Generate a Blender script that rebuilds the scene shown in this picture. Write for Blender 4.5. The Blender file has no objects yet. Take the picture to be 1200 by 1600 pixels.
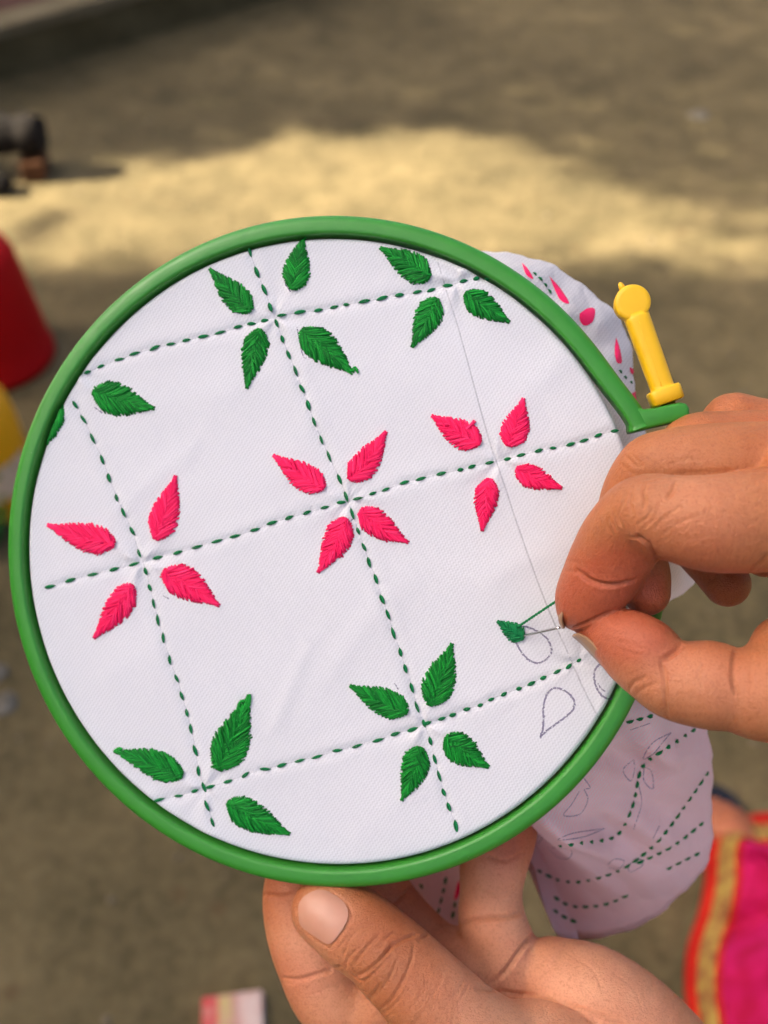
import bpy, math, random
import numpy as np
from mathutils import Vector, Matrix
from mathutils.bvhtree import BVHTree

random.seed(7)
rng = np.random.default_rng(7)
R = math.radians
SC = bpy.context.scene
COL = SC.collection

# ------------------------------------------------------------------ camera
FPX = 1500.0                       # focal length in pixels of the 1200 x 1600 frame
CAM_Z, PITCH = 1.25, 47.0
cam = bpy.data.cameras.new('camera')
cam.sensor_fit = 'VERTICAL'; cam.sensor_height = 36.0
cam.lens = 36.0 * FPX / 1600.0
cam.clip_start = 0.01; cam.clip_end = 200.0
cam.dof.use_dof = True
cam.dof.focus_distance = 0.241
cam.dof.aperture_fstop = cam.lens / 3.6
camo = bpy.data.objects.new('camera', cam); COL.objects.link(camo)
camo.location = (0, 0, CAM_Z); camo.rotation_euler = (R(90 - PITCH), 0, 0)
SC.camera = camo
CAMW = np.array(Matrix.Translation((0, 0, CAM_Z)) @ Matrix.Rotation(R(90 - PITCH), 4, 'X'))

# ------------------------------------------------------------------ light
SUN_DIR = Vector((-0.80, -0.015, 0.60)).normalized()      # towards the sun
SUN_EL = math.asin(SUN_DIR.z)
SUN_AZ = math.atan2(SUN_DIR.x, SUN_DIR.y)
world = bpy.data.worlds.new('World'); SC.world = world; world.use_nodes = True
wn = world.node_tree.nodes; wl = world.node_tree.links
sky = wn.new('ShaderNodeTexSky'); sky.sky_type = 'NISHITA'; sky.sun_disc = False
sky.sun_elevation = SUN_EL; sky.sun_rotation = SUN_AZ
sky.air_density = 0.4; sky.dust_density = 6.0; sky.ozone_density = 0.0
bg = wn['Background']; bg.inputs['Strength'].default_value = 0.10
wl.new(sky.outputs[0], bg.inputs['Color'])
sun = bpy.data.lights.new('sun', 'SUN'); sun.energy = 5.0; sun.angle = R(0.6); sun.color = (1.0, 0.91, 0.76)
suno = bpy.data.objects.new('sun', sun); COL.objects.link(suno)
suno.location = (-6, 0, 6); suno.rotation_euler = SUN_DIR.to_track_quat('Z', 'Y').to_euler()
vs = SC.view_settings
vs.view_transform = 'Standard'; vs.look = 'None'; vs.gamma = 1.0; vs.use_curve_mapping = False
vs.exposure = 2.40
SC.cycles.use_denoising = True
SC.cycles.use_adaptive_sampling = True; SC.cycles.adaptive_threshold = 0.025
SC.cycles.max_bounces = 6; SC.cycles.diffuse_bounces = 3; SC.cycles.glossy_bounces = 2; SC.cycles.transmission_bounces = 4; SC.cycles.transparent_max_bounces = 8

# ------------------------------------------------------------------ helpers
def px(x, y, d):                   # photo pixel + depth (mm) -> camera space, mm
    return np.array([(x - 600.0) * d / FPX, -(y - 800.0) * d / FPX, -d])
def c2w(P):                        # camera space mm -> world metres
    P = np.atleast_2d(np.asarray(P, float)) * 0.001
    return P @ CAMW[:3, :3].T + CAMW[:3, 3]
def ground_at(x, y, z=0.0):        # world point where the sight line through a pixel meets height z
    d = CAMW[:3, :3] @ np.array([(x - 600) / FPX, -(y - 800) / FPX, -1.0])
    t = (z - CAM_Z) / d[2]
    return CAMW[:3, 3] + d * t

def add_mesh(name, V, F, mat=None, parent=None, smooth=True, origin=None):
    V = np.asarray(V, float)
    me = bpy.data.meshes.new(name)
    if origin is not None: V = V - np.asarray(origin)
    me.from_pydata(V.tolist(), [], F if isinstance(F, list) else F.tolist())
    me.update()
    if smooth: me.shade_smooth()
    if mat: me.materials.append(mat)
    o = bpy.data.objects.new(name, me); COL.objects.link(o)
    if origin is not None: o.location = origin
    if parent is not None: o.parent = parent
    return o
def empty(name, loc=(0, 0, 0), mw=None):
    o = bpy.data.objects.new(name, None); COL.objects.link(o); o.empty_display_size = 0.02
    if mw is not None: o.matrix_world = mw
    else: o.location = loc
    return o
def tag(o, label=None, cat=None, group=None, kind=None):
    if label: o['label'] = label
    if cat: o['category'] = cat
    if group: o['group'] = group
    if kind: o['kind'] = kind
    return o

class MB:                          # collects pieces of ONE part
    def __init__(s): s.V = []; s.F = []; s.n = 0
    def add(s, V, F):
        s.V.append(np.asarray(V, float)); s.F += [[i + s.n for i in f] for f in F]; s.n += len(V)
    def verts(s): return np.concatenate(s.V)
    def build(s, name, mat, parent=None, **k): return add_mesh(name, s.verts(), s.F, mat, parent, **k)

def frame_along(P):
    P = np.asarray(P, float)
    T = np.gradient(P, axis=0); T /= np.linalg.norm(T, axis=1)[:, None] + 1e-12
    return T
def tube(P, rad, sides=6, up=None, flat=1.0, cap=True):
    P = np.asarray(P, float); n = len(P); T = frame_along(P)
    rad = np.broadcast_to(np.asarray(rad, float), (n,))
    up = np.array([0, 0, 1.0]) if up is None else np.asarray(up, float)
    A = np.cross(T, up); la = np.linalg.norm(A, axis=1)
    if la.min() < 1e-6: A = np.cross(T, np.array([0.3, 0.9, 0.2])); la = np.linalg.norm(A, axis=1)
    A /= la[:, None]; B = np.cross(A, T)
    th = np.linspace(0, 2 * math.pi, sides, endpoint=False)
    V = (P[:, None, :] + rad[:, None, None] * (np.cos(th)[None, :, None] * A[:, None, :] + flat * np.sin(th)[None, :, None] * B[:, None, :])).reshape(-1, 3)
    F = []
    for i in range(n - 1):
        for j in range(sides):
            a = i * sides + j; b = i * sides + (j + 1) % sides
            F.append([a, a + sides, b + sides, b])
    if cap:
        F.append(list(range(sides))); F.append([(n - 1) * sides + j for j in range(sides)][::-1])
    return V, F
def box(lo, hi):
    x0, y0, z0 = lo; x1, y1, z1 = hi
    V = [(x0, y0, z0), (x1, y0, z0), (x1, y1, z0), (x0, y1, z0), (x0, y0, z1), (x1, y0, z1), (x1, y1, z1), (x0, y1, z1)]
    F = [[0, 3, 2, 1], [4, 5, 6, 7], [0, 1, 5, 4], [1, 2, 6, 5], [2, 3, 7, 6], [3, 0, 4, 7]]
    return np.array(V, float), F
def lathe(prof, n=48):
    V = []; F = []
    for r, z in prof:
        for k in range(n):
            a = 2 * math.pi * k / n; V.append((r * math.cos(a), r * math.sin(a), z))
    for i in range(len(prof) - 1):
        for k in range(n):
            a = i * n + k; b = i * n + (k + 1) % n
            F.append([a, b, b + n, a + n])
    return np.array(V), F
def catmull(P, sub=6):
    P = np.asarray(P, float); Q = np.vstack([2 * P[0] - P[1], P, 2 * P[-1] - P[-2]]); out = []
    for i in range(1, len(Q) - 2):
        p0, p1, p2, p3 = Q[i - 1], Q[i], Q[i + 1], Q[i + 2]
        for k in range(sub):
            t = k / sub
            out.append(0.5 * ((2 * p1) + (-p0 + p2) * t + (2 * p0 - 5 * p1 + 4 * p2 - p3) * t * t + (-p0 + 3 * p1 - 3 * p2 + p3) * t ** 3))
    out.append(P[-1]); return np.array(out)
def bevel(o, w, seg=2):
    m = o.modifiers.new('bevel', 'BEVEL'); m.width = w; m.segments = seg; m.limit_method = 'ANGLE'; m.angle_limit = R(35)
    return o

# ------------------------------------------------------------------ materials
class NT:
    def __init__(s, name):
        s.m = bpy.data.materials.new(name); s.m.use_nodes = True
        s.t = s.m.node_tree; s.b = s.t.nodes['Principled BSDF']; s.out = s.t.nodes['Material Output']
    def n(s, typ, **kw):
        o = s.t.nodes.new(typ)
        for k, v in kw.items():
            if k.startswith('_'): setattr(o, k[1:], v)
            else: o.inputs[k.replace('__', ' ')].default_value = v
        return o
    def l(s, a, b): s.t.links.new(a, b)
    def coord(s, kind='Object', scale=(1, 1, 1), rot=(0, 0, 0)):
        c = s.n('ShaderNodeTexCoord'); mp = s.n('ShaderNodeMapping'); mp.inputs['Scale'].default_value = scale; mp.inputs['Rotation'].default_value = rot
        s.l(c.outputs[kind], mp.inputs['Vector']); return mp.outputs[0]
    def noise(s, v, scale, detail=4, rough=0.55, dist=0.0):
        o = s.n('ShaderNodeTexNoise', Scale=scale, Detail=detail, Roughness=rough, Distortion=dist); s.l(v, o.inputs['Vector']); return o.outputs['Fac']
    def ramp(s, f, stops):
        o = s.n('ShaderNodeValToRGB'); e = o.color_ramp.elements
        while len(e) < len(stops): e.new(0.5)
        for i, (p, c) in enumerate(stops): e[i].position = p; e[i].color = (*c, 1) if len(c) == 3 else c
        s.l(f, o.inputs[0]); return o.outputs[0]
    def mix(s, f, a, b, mode='MIX'):
        o = s.n('ShaderNodeMix', _data_type='RGBA', _blend_type=mode)
        for sock, v in ((o.inputs[0], f), (o.inputs[6], a), (o.inputs[7], b)):
            if hasattr(v, 'is_linked'): s.l(v, sock)
            else: sock.default_value = (*v, 1) if isinstance(v, tuple) and len(v) == 3 else v
        return o.outputs[2]
    def math(s, op, a, b=0.0, c=0.0):
        o = s.n('ShaderNodeMath', _operation=op)
        for sock, v in zip(o.inputs, (a, b, c)):
            if hasattr(v, 'is_linked'): s.l(v, sock)
            else: sock.default_value = v
        return o.outputs[0]
    def bump(s, h, dist, strength=1.0, normal=None):
        o = s.n('ShaderNodeBump', Strength=strength, Distance=dist); s.l(h, o.inputs['Height'])
        if normal is not None: s.l(normal, o.inputs['Normal'])
        return o.outputs[0]
    def set(s, **kw):
        for k, v in kw.items():
            i = s.b.inputs[k.replace('__', ' ')]
            if hasattr(v, 'is_linked'): s.l(v, i)
            else: i.default_value = (*v, 1) if isinstance(v, tuple) and len(v) == 3 else v
        return s

M = {}
def mat_fabric(name, base, weave=True, transl=0.22, pink=None):
    t = NT(name); v = t.coord('Object')
    n = t.noise(v, 40, 5)
    col = t.mix(t.ramp(n, [(0.3, (0, 0, 0)), (0.75, (1, 1, 1))]), tuple(c * 0.955 for c in base), base)
    if pink:  # pink light off the skirt, painted into the cloth towards its lower end
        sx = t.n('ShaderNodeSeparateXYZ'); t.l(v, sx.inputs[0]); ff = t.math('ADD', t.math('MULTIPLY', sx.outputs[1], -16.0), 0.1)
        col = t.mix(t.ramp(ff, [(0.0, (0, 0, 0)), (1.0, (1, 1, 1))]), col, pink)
    nrm = None
    if weave:
        def wave(ang, per):
            vv = t.coord('Object', rot=(0, 0, ang))
            w = t.n('ShaderNodeTexWave', _wave_type='BANDS', _bands_direction='X', Scale=2 * math.pi / 20 / per, Distortion=2.2, Detail=2)
            w.inputs['Detail Scale'].default_value = 1.0
            t.l(vv, w.inputs['Vector']); return w.outputs['Fac']
        a = wave(R(-15), 0.00068); b = wave(R(75), 0.00068); c = wave(R(35), 0.00092)
        h = t.math('ADD', t.math('ADD', t.math('MULTIPLY', a, 0.6), t.math('MULTIPLY', b, 0.6)), t.math('MULTIPLY', c, 1.0))
        fine = t.noise(v, 2500, 2)
        h = t.math('ADD', h, t.math('MULTIPLY', fine, 1.0))
        nrm = t.bump(h, 0.00005, 0.6)
        hn = t.math('MULTIPLY', h, 0.33)
        col = t.mix(t.ramp(hn, [(0.2, (0, 0, 0)), (0.75, (1, 1, 1))]), tuple(c * 0.80 for c in base), col)
        n2 = t.noise(v, 90, 3); nrm = t.bump(n2, 0.0012 if transl < 0.25 else 0.006, 0.35, nrm)
    t.set(Base__Color=col, Roughness=0.92, Specular__IOR__Level=0.15, Sheen__Weight=0.15)
    if nrm is not None: t.set(Normal=nrm)
    if transl:
        tr = t.n('ShaderNodeBsdfTranslucent'); t.l(col, tr.inputs['Color'])
        mx = t.n('ShaderNodeMixShader'); mx.inputs[0].default_value = transl
        t.l(t.b.outputs[0], mx.inputs[1]); t.l(tr.outputs[0], mx.inputs[2]); t.l(mx.outputs[0], t.out.inputs['Surface'])
    return t.m
M['fabric'] = mat_fabric('white_cotton', (0.86, 0.86, 0.885))
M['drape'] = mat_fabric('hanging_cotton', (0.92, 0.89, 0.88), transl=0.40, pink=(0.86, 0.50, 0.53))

def mat_thread(name, dark, mid, light, rough=0.55):
    t = NT(name); g = t.n('ShaderNodeNewGeometry')
    v = t.coord('Object'); n = t.noise(v, 900, 2)
    f = t.math('ADD', t.math('MULTIPLY', g.outputs['Random Per Island'], 0.75), t.math('MULTIPLY', n, 0.3))
    col = t.ramp(f, [(0.05, dark), (0.5, mid), (0.95, light)])
    fib = t.noise(v, 4500, 2)
    t.set(Base__Color=col, Roughness=rough, Normal=t.bump(fib, 0.00012, 0.8), Specular__IOR__Level=0.18)
    return t.m
M['green_thread'] = mat_thread('green_floss', (0.001, 0.075, 0.010), (0.003, 0.19, 0.018), (0.014, 0.38, 0.038))
M['pink_thread'] = mat_thread('pink_floss', (0.80, 0.005, 0.075), (0.90, 0.011, 0.105), (0.97, 0.04, 0.165))
M['stitch_thread'] = mat_thread('deep_green_floss', (0.002, 0.11, 0.03), (0.004, 0.18, 0.05), (0.010, 0.27, 0.075))
M['drape_stitch'] = mat_thread('muted_green_floss', (0.006, 0.05, 0.022), (0.01, 0.075, 0.03), (0.016, 0.10, 0.04))

def mat_pencil(name, col, cover):
    t = NT(name); v = t.coord('Object'); n = t.noise(v, 1800, 2, 0.7)
    a = t.ramp(n, [(0.5 - cover * 0.4, (0, 0, 0)), (0.62 - cover * 0.25, (1, 1, 1))])
    t.set(Base__Color=col, Roughness=0.8); t.l(t.math('MULTIPLY', a, 0.35 + 0.55 * cover), t.b.inputs['Alpha']); return t.m
M['pencil'] = mat_pencil('violet_pencil', (0.27, 0.24, 0.36), 0.42)
t = NT('faint_pencil'); v = t.coord('Object'); t.set(Base__Color=(0.40, 0.40, 0.47), Roughness=0.8, Alpha=t.math('ADD', t.math('MULTIPLY', t.noise(v, 700, 2), 0.30), 0.08)); M['guide'] = t.m

def mat_plastic(name, col, rough=0.42, speck=True, var=0.12, spec=0.5):
    t = NT(name); v = t.coord('Object')
    n = t.noise(v, 60, 5)
    c = t.mix(n, tuple(x * (1 - var) for x in col), tuple(min(1, x * (1 + var)) for x in col))
    if speck:
        vo = t.n('ShaderNodeTexVoronoi', Scale=210.0); t.l(v, vo.inputs['Vector'])
        sp = t.ramp(vo.outputs['Distance'], [(0.035, (1, 1, 1)), (0.075, (0, 0, 0))])
        gate = t.ramp(t.noise(v, 130, 1), [(0.52, (0, 0, 0)), (0.6, (1, 1, 1))])
        c = t.mix(t.math('MULTIPLY', t.math('MULTIPLY', sp, gate), 0.55), c, (0.45, 0.55, 0.42))
    sc_ = t.coord('Object', scale=(1, 1, 1)); fn = t.noise(sc_, 700, 3); big = t.noise(v, 120, 3)
    rg = t.math('ADD', t.math('MULTIPLY', big, 0.25), rough - 0.12)
    nrm = t.bump(fn, 0.00012, 0.5); nrm = t.bump(big, 0.0006, 0.3, nrm)
    t.set(Base__Color=c, Roughness=rg, Normal=nrm, Specular__IOR__Level=spec)
    return t.m
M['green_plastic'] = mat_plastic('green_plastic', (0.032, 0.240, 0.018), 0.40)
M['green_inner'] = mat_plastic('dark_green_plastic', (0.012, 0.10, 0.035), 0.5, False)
M['yellow_plastic'] = mat_plastic('yellow_plastic', (0.80, 0.46, 0.002), 0.5, False, 0.06)
M['red_plastic'] = mat_plastic('red_plastic', (0.36, 0.003, 0.003), 0.7, False, 0.12, 0.1)
M['orange_plastic'] = mat_plastic('amber_plastic', (0.75, 0.33, 0.005), 0.45, False, 0.12, 0.25)
M['leaf_plastic'] = mat_plastic('bottle_green_plastic', (0.01, 0.12, 0.012), 0.5, False)
M['metal'] = NT('needle_steel').set(Base__Color=(0.62, 0.61, 0.60), Metallic=1.0, Roughness=0.16).m
M['bolt'] = NT('bolt_brass').set(Base__Color=(0.45, 0.36, 0.16), Metallic=1.0, Roughness=0.4).m

def mat_skin():
    t = NT('skin'); v = t.coord('Object')
    at = t.n('ShaderNodeAttribute', _attribute_name='tone')
    sep = t.n('ShaderNodeSeparateColor'); t.l(at.outputs['Color'], sep.inputs[0])
    palm, red, brown = sep.outputs[0], sep.outputs[1], sep.outputs[2]
    n1 = t.noise(v, 110, 5, 0.6); n2 = t.noise(v, 900, 3, 0.6); n3 = t.noise(v, 35, 3)
    dors = t.mix(n1, (0.33, 0.100, 0.029), (0.52, 0.188, 0.064))
    pal = t.mix(n1, (0.66, 0.285, 0.145), (0.81, 0.41, 0.235))
    c = t.mix(palm, dors, pal)
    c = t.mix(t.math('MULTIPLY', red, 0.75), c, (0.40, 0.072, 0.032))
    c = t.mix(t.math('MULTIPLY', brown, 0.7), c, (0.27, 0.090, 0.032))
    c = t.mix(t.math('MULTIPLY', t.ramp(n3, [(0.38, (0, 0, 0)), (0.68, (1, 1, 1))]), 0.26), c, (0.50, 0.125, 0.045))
    vo = t.n('ShaderNodeTexVoronoi', _feature='DISTANCE_TO_EDGE', Scale=1500.0)
    wn_ = t.n('ShaderNodeTexNoise', Scale=500.0); t.l(v, wn_.inputs['Vector'])
    warp = t.mix(0.0009, v, wn_.outputs['Color'], 'ADD'); t.l(warp, vo.inputs['Vector'])
    cell = t.ramp(vo.outputs['Distance'], [(0.0, (0, 0, 0)), (0.16, (1, 1, 1))])
    st = t.noise(t.coord('Object', scale=(1, 1, 0.35), rot=(0.4, 0.5, 0.3)), 1500, 3, 0.6)
    h = t.math('ADD', t.math('MULTIPLY', cell, 0.28), t.math('MULTIPLY', st, 1.15))
    h = t.math('ADD', h, t.math('MULTIPLY', n2, 0.5))
    nrm = t.bump(h, 0.00022, 0.9)
    nrm = t.bump(n1, 0.0006, 0.3, nrm)
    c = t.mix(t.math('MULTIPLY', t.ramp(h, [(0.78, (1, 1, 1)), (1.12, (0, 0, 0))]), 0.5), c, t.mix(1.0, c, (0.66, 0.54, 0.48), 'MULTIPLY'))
    t.set(Base__Color=c, Roughness=t.math('ADD', t.math('MULTIPLY', n1, 0.14), 0.34), Normal=nrm, Specular__IOR__Level=0.32,
          Subsurface__Weight=0.25, Subsurface__Scale=0.0013)
    t.b.inputs['Subsurface Radius'].default_value = (1.0, 0.35, 0.18)
    return t.m
M['skin'] = mat_skin()
t = NT('nail'); v = t.coord('Object'); n = t.noise(v, 150, 3)
t.set(Base__Color=t.mix(n, (0.43, 0.19, 0.115), (0.56, 0.275, 0.175)), Roughness=0.42, Subsurface__Weight=0.2, Subsurface__Scale=0.001,
      Normal=t.bump(t.noise(t.coord('Object', scale=(1, 1, 1)), 500, 2), 0.00008, 0.5)); M['nail'] = t.m
t = NT('dull_nail'); v = t.coord('Object'); t.set(Base__Color=t.mix(t.noise(v, 200, 3), (0.27, 0.135, 0.06), (0.38, 0.21, 0.11)), Roughness=0.42); M['nail_dull'] = t.m

def mat_ground():
    t = NT('packed_earth'); v = t.coord('Object')
    a = t.noise(v, 1.6, 6, 0.6); b = t.noise(v, 9, 6, 0.65); c_ = t.noise(v, 55, 4, 0.7)
    c = t.mix(t.ramp(a, [(0.35, (0, 0, 0)), (0.65, (1, 1, 1))]), (0.092, 0.069, 0.031), (0.200, 0.146, 0.066))
    c = t.mix(t.ramp(b, [(0.38, (0, 0, 0)), (0.68, (1, 1, 1))]), t.mix(1.0, c, (0.56, 0.58, 0.55), 'MULTIPLY'), c)
    c = t.mix(t.ramp(c_, [(0.4, (0, 0, 0)), (0.75, (0.5, 0.5, 0.5))]), c, (0.22, 0.170, 0.080))
    vo = t.n('ShaderNodeTexVoronoi', Scale=16.0); t.l(v, vo.inputs['Vector'])
    sp = t.math('MULTIPLY', t.ramp(vo.outputs['Distance'], [(0.10, (1, 1, 1)), (0.22, (0, 0, 0))]), t.ramp(t.noise(v, 5, 2), [(0.5, (0, 0, 0)), (0.62, (1, 1, 1))]))
    c = t.mix(t.math('MULTIPLY', sp, 0.6), c, (0.10, 0.06, 0.025))
    t.set(Base__Color=c, Roughness=0.95, Specular__IOR__Level=0.15, Normal=t.bump(t.math('ADD', b, t.math('MULTIPLY', c_, 0.5)), 0.02, 0.6)); return t.m
M['ground'] = mat_ground()
def mat_rough(name, c0, c1, scale=8, bumpd=0.01):
    t = NT(name); v = t.coord('Object'); n = t.noise(v, scale, 6, 0.65)
    t.set(Base__Color=t.mix(t.ramp(n, [(0.3, (0, 0, 0)), (0.7, (1, 1, 1))]), c0, c1), Roughness=0.9, Specular__IOR__Level=0.08, Normal=t.bump(n, bumpd, 0.6)); return t.m
M['cement'] = mat_rough('shaded_cement', (0.060, 0.047, 0.020), (0.105, 0.080, 0.036))  # the riser's shade is put into this darker base colour
M['cement_edge'] = mat_rough('pale_cement', (0.12, 0.095, 0.05), (0.17, 0.135, 0.075))
M['red_floor'] = mat_rough('red_oxide_floor', (0.065, 0.028, 0.018), (0.10, 0.048, 0.032))
M['char'] = mat_rough('charred_wood', (0.008, 0.007, 0.006), (0.03, 0.024, 0.018), 30)
M['brick'] = mat_rough('brown_brick', (0.07, 0.03, 0.013), (0.12, 0.055, 0.025), 20)
M['plaster'] = mat_rough('lime_plaster', (0.34, 0.29, 0.22), (0.42, 0.36, 0.28), 3)
M['bark'] = mat_rough('bark', (0.08, 0.06, 0.04), (0.14, 0.10, 0.07), 12)
M['leaf'] = mat_rough('tree_leaf', (0.05, 0.09, 0.02), (0.08, 0.13, 0.03), 3)
M['grit'] = mat_rough('grit', (0.13, 0.10, 0.055), (0.24, 0.19, 0.12), 25)
M['paper'] = mat_rough('scrap_paper', (0.15, 0.125, 0.085), (0.24, 0.21, 0.16), 25)
def mat_cloth(name, c0, c1, scale=25, sat=None):
    t = NT(name); v = t.coord('Object'); n = t.noise(v, scale, 5)
    t.set(Base__Color=t.mix(t.ramp(n, [(0.35, (0, 0, 0)), (0.65, (1, 1, 1))]), c0, c1), Roughness=0.8, Specular__IOR__Level=0.15, Normal=t.bump(t.noise(v, 600, 2), 0.0006, 0.5)); return t.m
M['magenta'] = mat_cloth('magenta_cloth', (0.34, 0.002, 0.035), (0.52, 0.008, 0.11))
M['border_red'] = mat_cloth('red_border_cloth', (0.40, 0.008, 0.004), (0.55, 0.018, 0.008))
M['gold'] = mat_cloth('gold_brocade', (0.22, 0.085, 0.03), (0.42, 0.28, 0.06), 70)
M['slipper'] = mat_rough('black_rubber', (0.012, 0.014, 0.02), (0.03, 0.032, 0.04), 40, 0.002)

# ------------------------------------------------------------------ hoop frame (camera mm -> hoop plane)
HC = np.array([-17.2, -11.4, -255.8]); HN = np.array([-0.155, -0.028, 1.0]); HN /= np.linalg.norm(HN)
HX = np.array([1.0, 0, 0]) - HN * HN[0]; HX /= np.linalg.norm(HX); HY = np.cross(HN, HX)
HM = np.stack([HX, HY, HN], 1)
def hp(x, y, z=0.0):               # pixel -> hoop-local mm on the plane at height z
    r = np.array([(x - 600) / FPX, -(y - 800) / FPX, -1.0])
    t = ((HC + HN * z) @ HN) / (r @ HN); return HM.T @ (r * t - HC)
def h2c(P): return np.asarray(P, float) @ HM.T + HC
HW = Matrix([[*(CAMW[:3, :3] @ HM)[i], c2w(HC)[0][i]] for i in range(3)] + [[0, 0, 0, 1]])

# ================================================================== SETTING
gv = [(-20, -12, 0), (20, -12, 0), (20, 30, 0), (-20, 30, 0)]
g = add_mesh('ground', gv, [[0, 1, 2, 3]], M['ground']); tag(g, kind='structure')
# low raised platform at the far left
A = np.array([-1.18, 2.97]); B = np.array([-0.45, 3.61]); dr = (B - A) / np.linalg.norm(B - A); nr = np.array([-dr[1], dr[0]])
def plat(s, w, z): q = A + dr * s + nr * w; return (q[0], q[1], z)
pf = empty('platform', (0, 0, 0)); tag(pf, kind='structure')
def slab(name, s0, s1, w0, w1, z0, z1, mat, segs=24, jit=0.006):
    V = []; F = []
    for i in range(segs + 1):
        s = s0 + (s1 - s0) * i / segs; j = rng.normal(0, jit, 4)
        V += [plat(s, w0 + j[0], z0), plat(s, w1, z0), plat(s, w1, z1), plat(s, w0 + j[1], z1 + j[2] * 0.4)]
    for i in range(segs):
        for k in range(4):
            a = i * 4 + k; b = i * 4 + (k + 1) % 4; F.append([a, b, b + 4, a + 4])
    F += [[3, 2, 1, 0], [segs * 4 + k for k in range(4)]]
    return add_mesh(name, V, F, mat, pf, smooth=False)
slab('riser', -1.6, 2.6, 0.0, 3.0, -0.02, 0.115, M['cement'])
slab('edge_strip', -1.6, 2.6, -0.012, 0.10, 0.117, 0.15, M['cement_edge'])
slab('red_floor', -1.6, 2.6, 0.102, 3.0, 0.117, 0.148, M['red_floor'])

# things out of the picture that throw the shade: a house and a tree on the left
hs = empty('house', (-5.2, -3.2, 0)); tag(hs, 'plain plastered house out of view on the left, placed to shade the near ground', 'house')
V, F = box((-4.0, -6.0, 0), (0.0, 4.97, 5.6)); add_mesh('house_wall', V, F, M['plaster'], hs, smooth=False)
V, F = box((-4.05, -6.05, 5.601), (0.04, 4.99, 5.75)); add_mesh('roof_slab', V, F, M['cement_edge'], hs, smooth=False)
tr = empty('shade_tree', (-6.4, 4.6, 0)); tag(tr, 'leafy tree off to the left that shades the far ground', 'tree')
V, F = tube(catmull([(0, 0, 0), (0.05, 0.1, 1.5), (-0.05, 0, 3.0), (0.1, 0.1, 5.0)], 5), np.linspace(0.22, 0.07, 16), 10)
add_mesh('trunk', V, F, M['bark'], tr)
mb = MB(); leafV = []; leafF = []
DS = 6.5                          # distance along the sun's direction from shaded ground to the crown
def crown_edge(x):                 # near edge (ground y) of the tree's shadow
    e = [(-3, 2.30), (-0.98, 2.30), (-0.88, 2.34), (-0.80, 2.42), (-0.5, 2.46), (-0.25, 2.58), (0.0, 2.62), (0.3, 2.66), (0.55, 2.52), (0.8, 2.36), (1.1, 2.25), (3, 2.2)]
    return float(np.interp(x, [a for a, _ in e], [b for _, b in e]))
def leaf_at(gx, gy, dist, size):
    p = Vector((gx, gy, 0)) + SUN_DIR * dist - Vector((-6.4, 4.6, 0))
    q = Vector(rng.normal(0, 1, 3)).normalized().to_track_quat('Z', 'Y')
    k = len(leafV)
    for (a, b) in ((-1, 0), (0, -0.42), (1, 0), (0, 0.42)):
        w = p + q @ Vector((a * size, b * size, 0.0)); leafV.append(w[:])
    leafF.append([k, k + 1, k + 2, k + 3])
for i in range(15000):
    gx = rng.uniform(-2.4, 2.6); u = rng.random()
    e = crown_edge(gx) + 0.03 * math.sin(gx * 17) + 0.02 * math.sin(gx * 41 + 1)
    gy = e + 0.04 + u * 2.6 + abs(rng.normal(0, 0.02))
    if gx > 0.25 and gy - e < 0.35 and rng.random() < 0.35: continue
    leaf_at(gx, gy, DS + rng.uniform(-0.8, 1.2), rng.uniform(0.05, 0.11))
for i in range(120):               # thinner sprays on the right that dapple the light
    gx = rng.uniform(0.45, 1.5); e = crown_edge(gx); gy = e - abs(rng.normal(0, 0.17)) * (gx + 0.1)
    leaf_at(gx, gy, DS + rng.uniform(-0.8, 1.0), rng.uniform(0.03, 0.06))
for i in range(900):               # fine outer foliage, thinning towards the light
    gx = rng.uniform(0.1, 1.6); e = crown_edge(gx); leaf_at(gx, e + 0.05 - abs(rng.normal(0, 0.20)) * min(1, gx), DS + rng.uniform(-1.0, 1.0), rng.uniform(0.018, 0.034))
for i in range(380):               # loose leaves added in the sun's path to soften the house's shadow edge
    leaf_at(rng.uniform(-1.2, 1.6), 1.95 + rng.normal(0, 0.045), DS + rng.uniform(-1.2, 0.4), rng.uniform(0.02, 0.04))
for i in range(60):                # one hanging twig
    s = rng.random(); g0 = ground_at(30, 385); g1 = ground_at(95, 330)
    leaf_at(g0[0] + (g1[0] - g0[0]) * s + rng.normal(0, 0.012), g0[1] + (g1[1] - g0[1]) * s + rng.normal(0, 0.012), DS + rng.uniform(-.3, .3), 0.035)
add_mesh('crown', leafV, leafF, M['leaf'], tr, smooth=False)
mbr = MB()
for k in range(14):                # limbs carrying the crown
    gx = rng.uniform(-2.0, 2.4); gy = crown_edge(gx) + rng.uniform(0.8, 2.6)
    p = np.array((Vector((gx, gy, 0)) + SUN_DIR * DS - Vector((-6.4, 4.6, 0)))[:])
    b0 = np.array([0.0, 0.0, 2.0 + 0.2 * k]); mid = (b0 + p) / 2 + np.array([0, 0.3, 0.2])
    mbr.add(*tube(catmull([b0, mid, p], 5), np.linspace(0.07, 0.015, 11), 6))
mbr.build('limb', M['bark'], tr)

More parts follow.
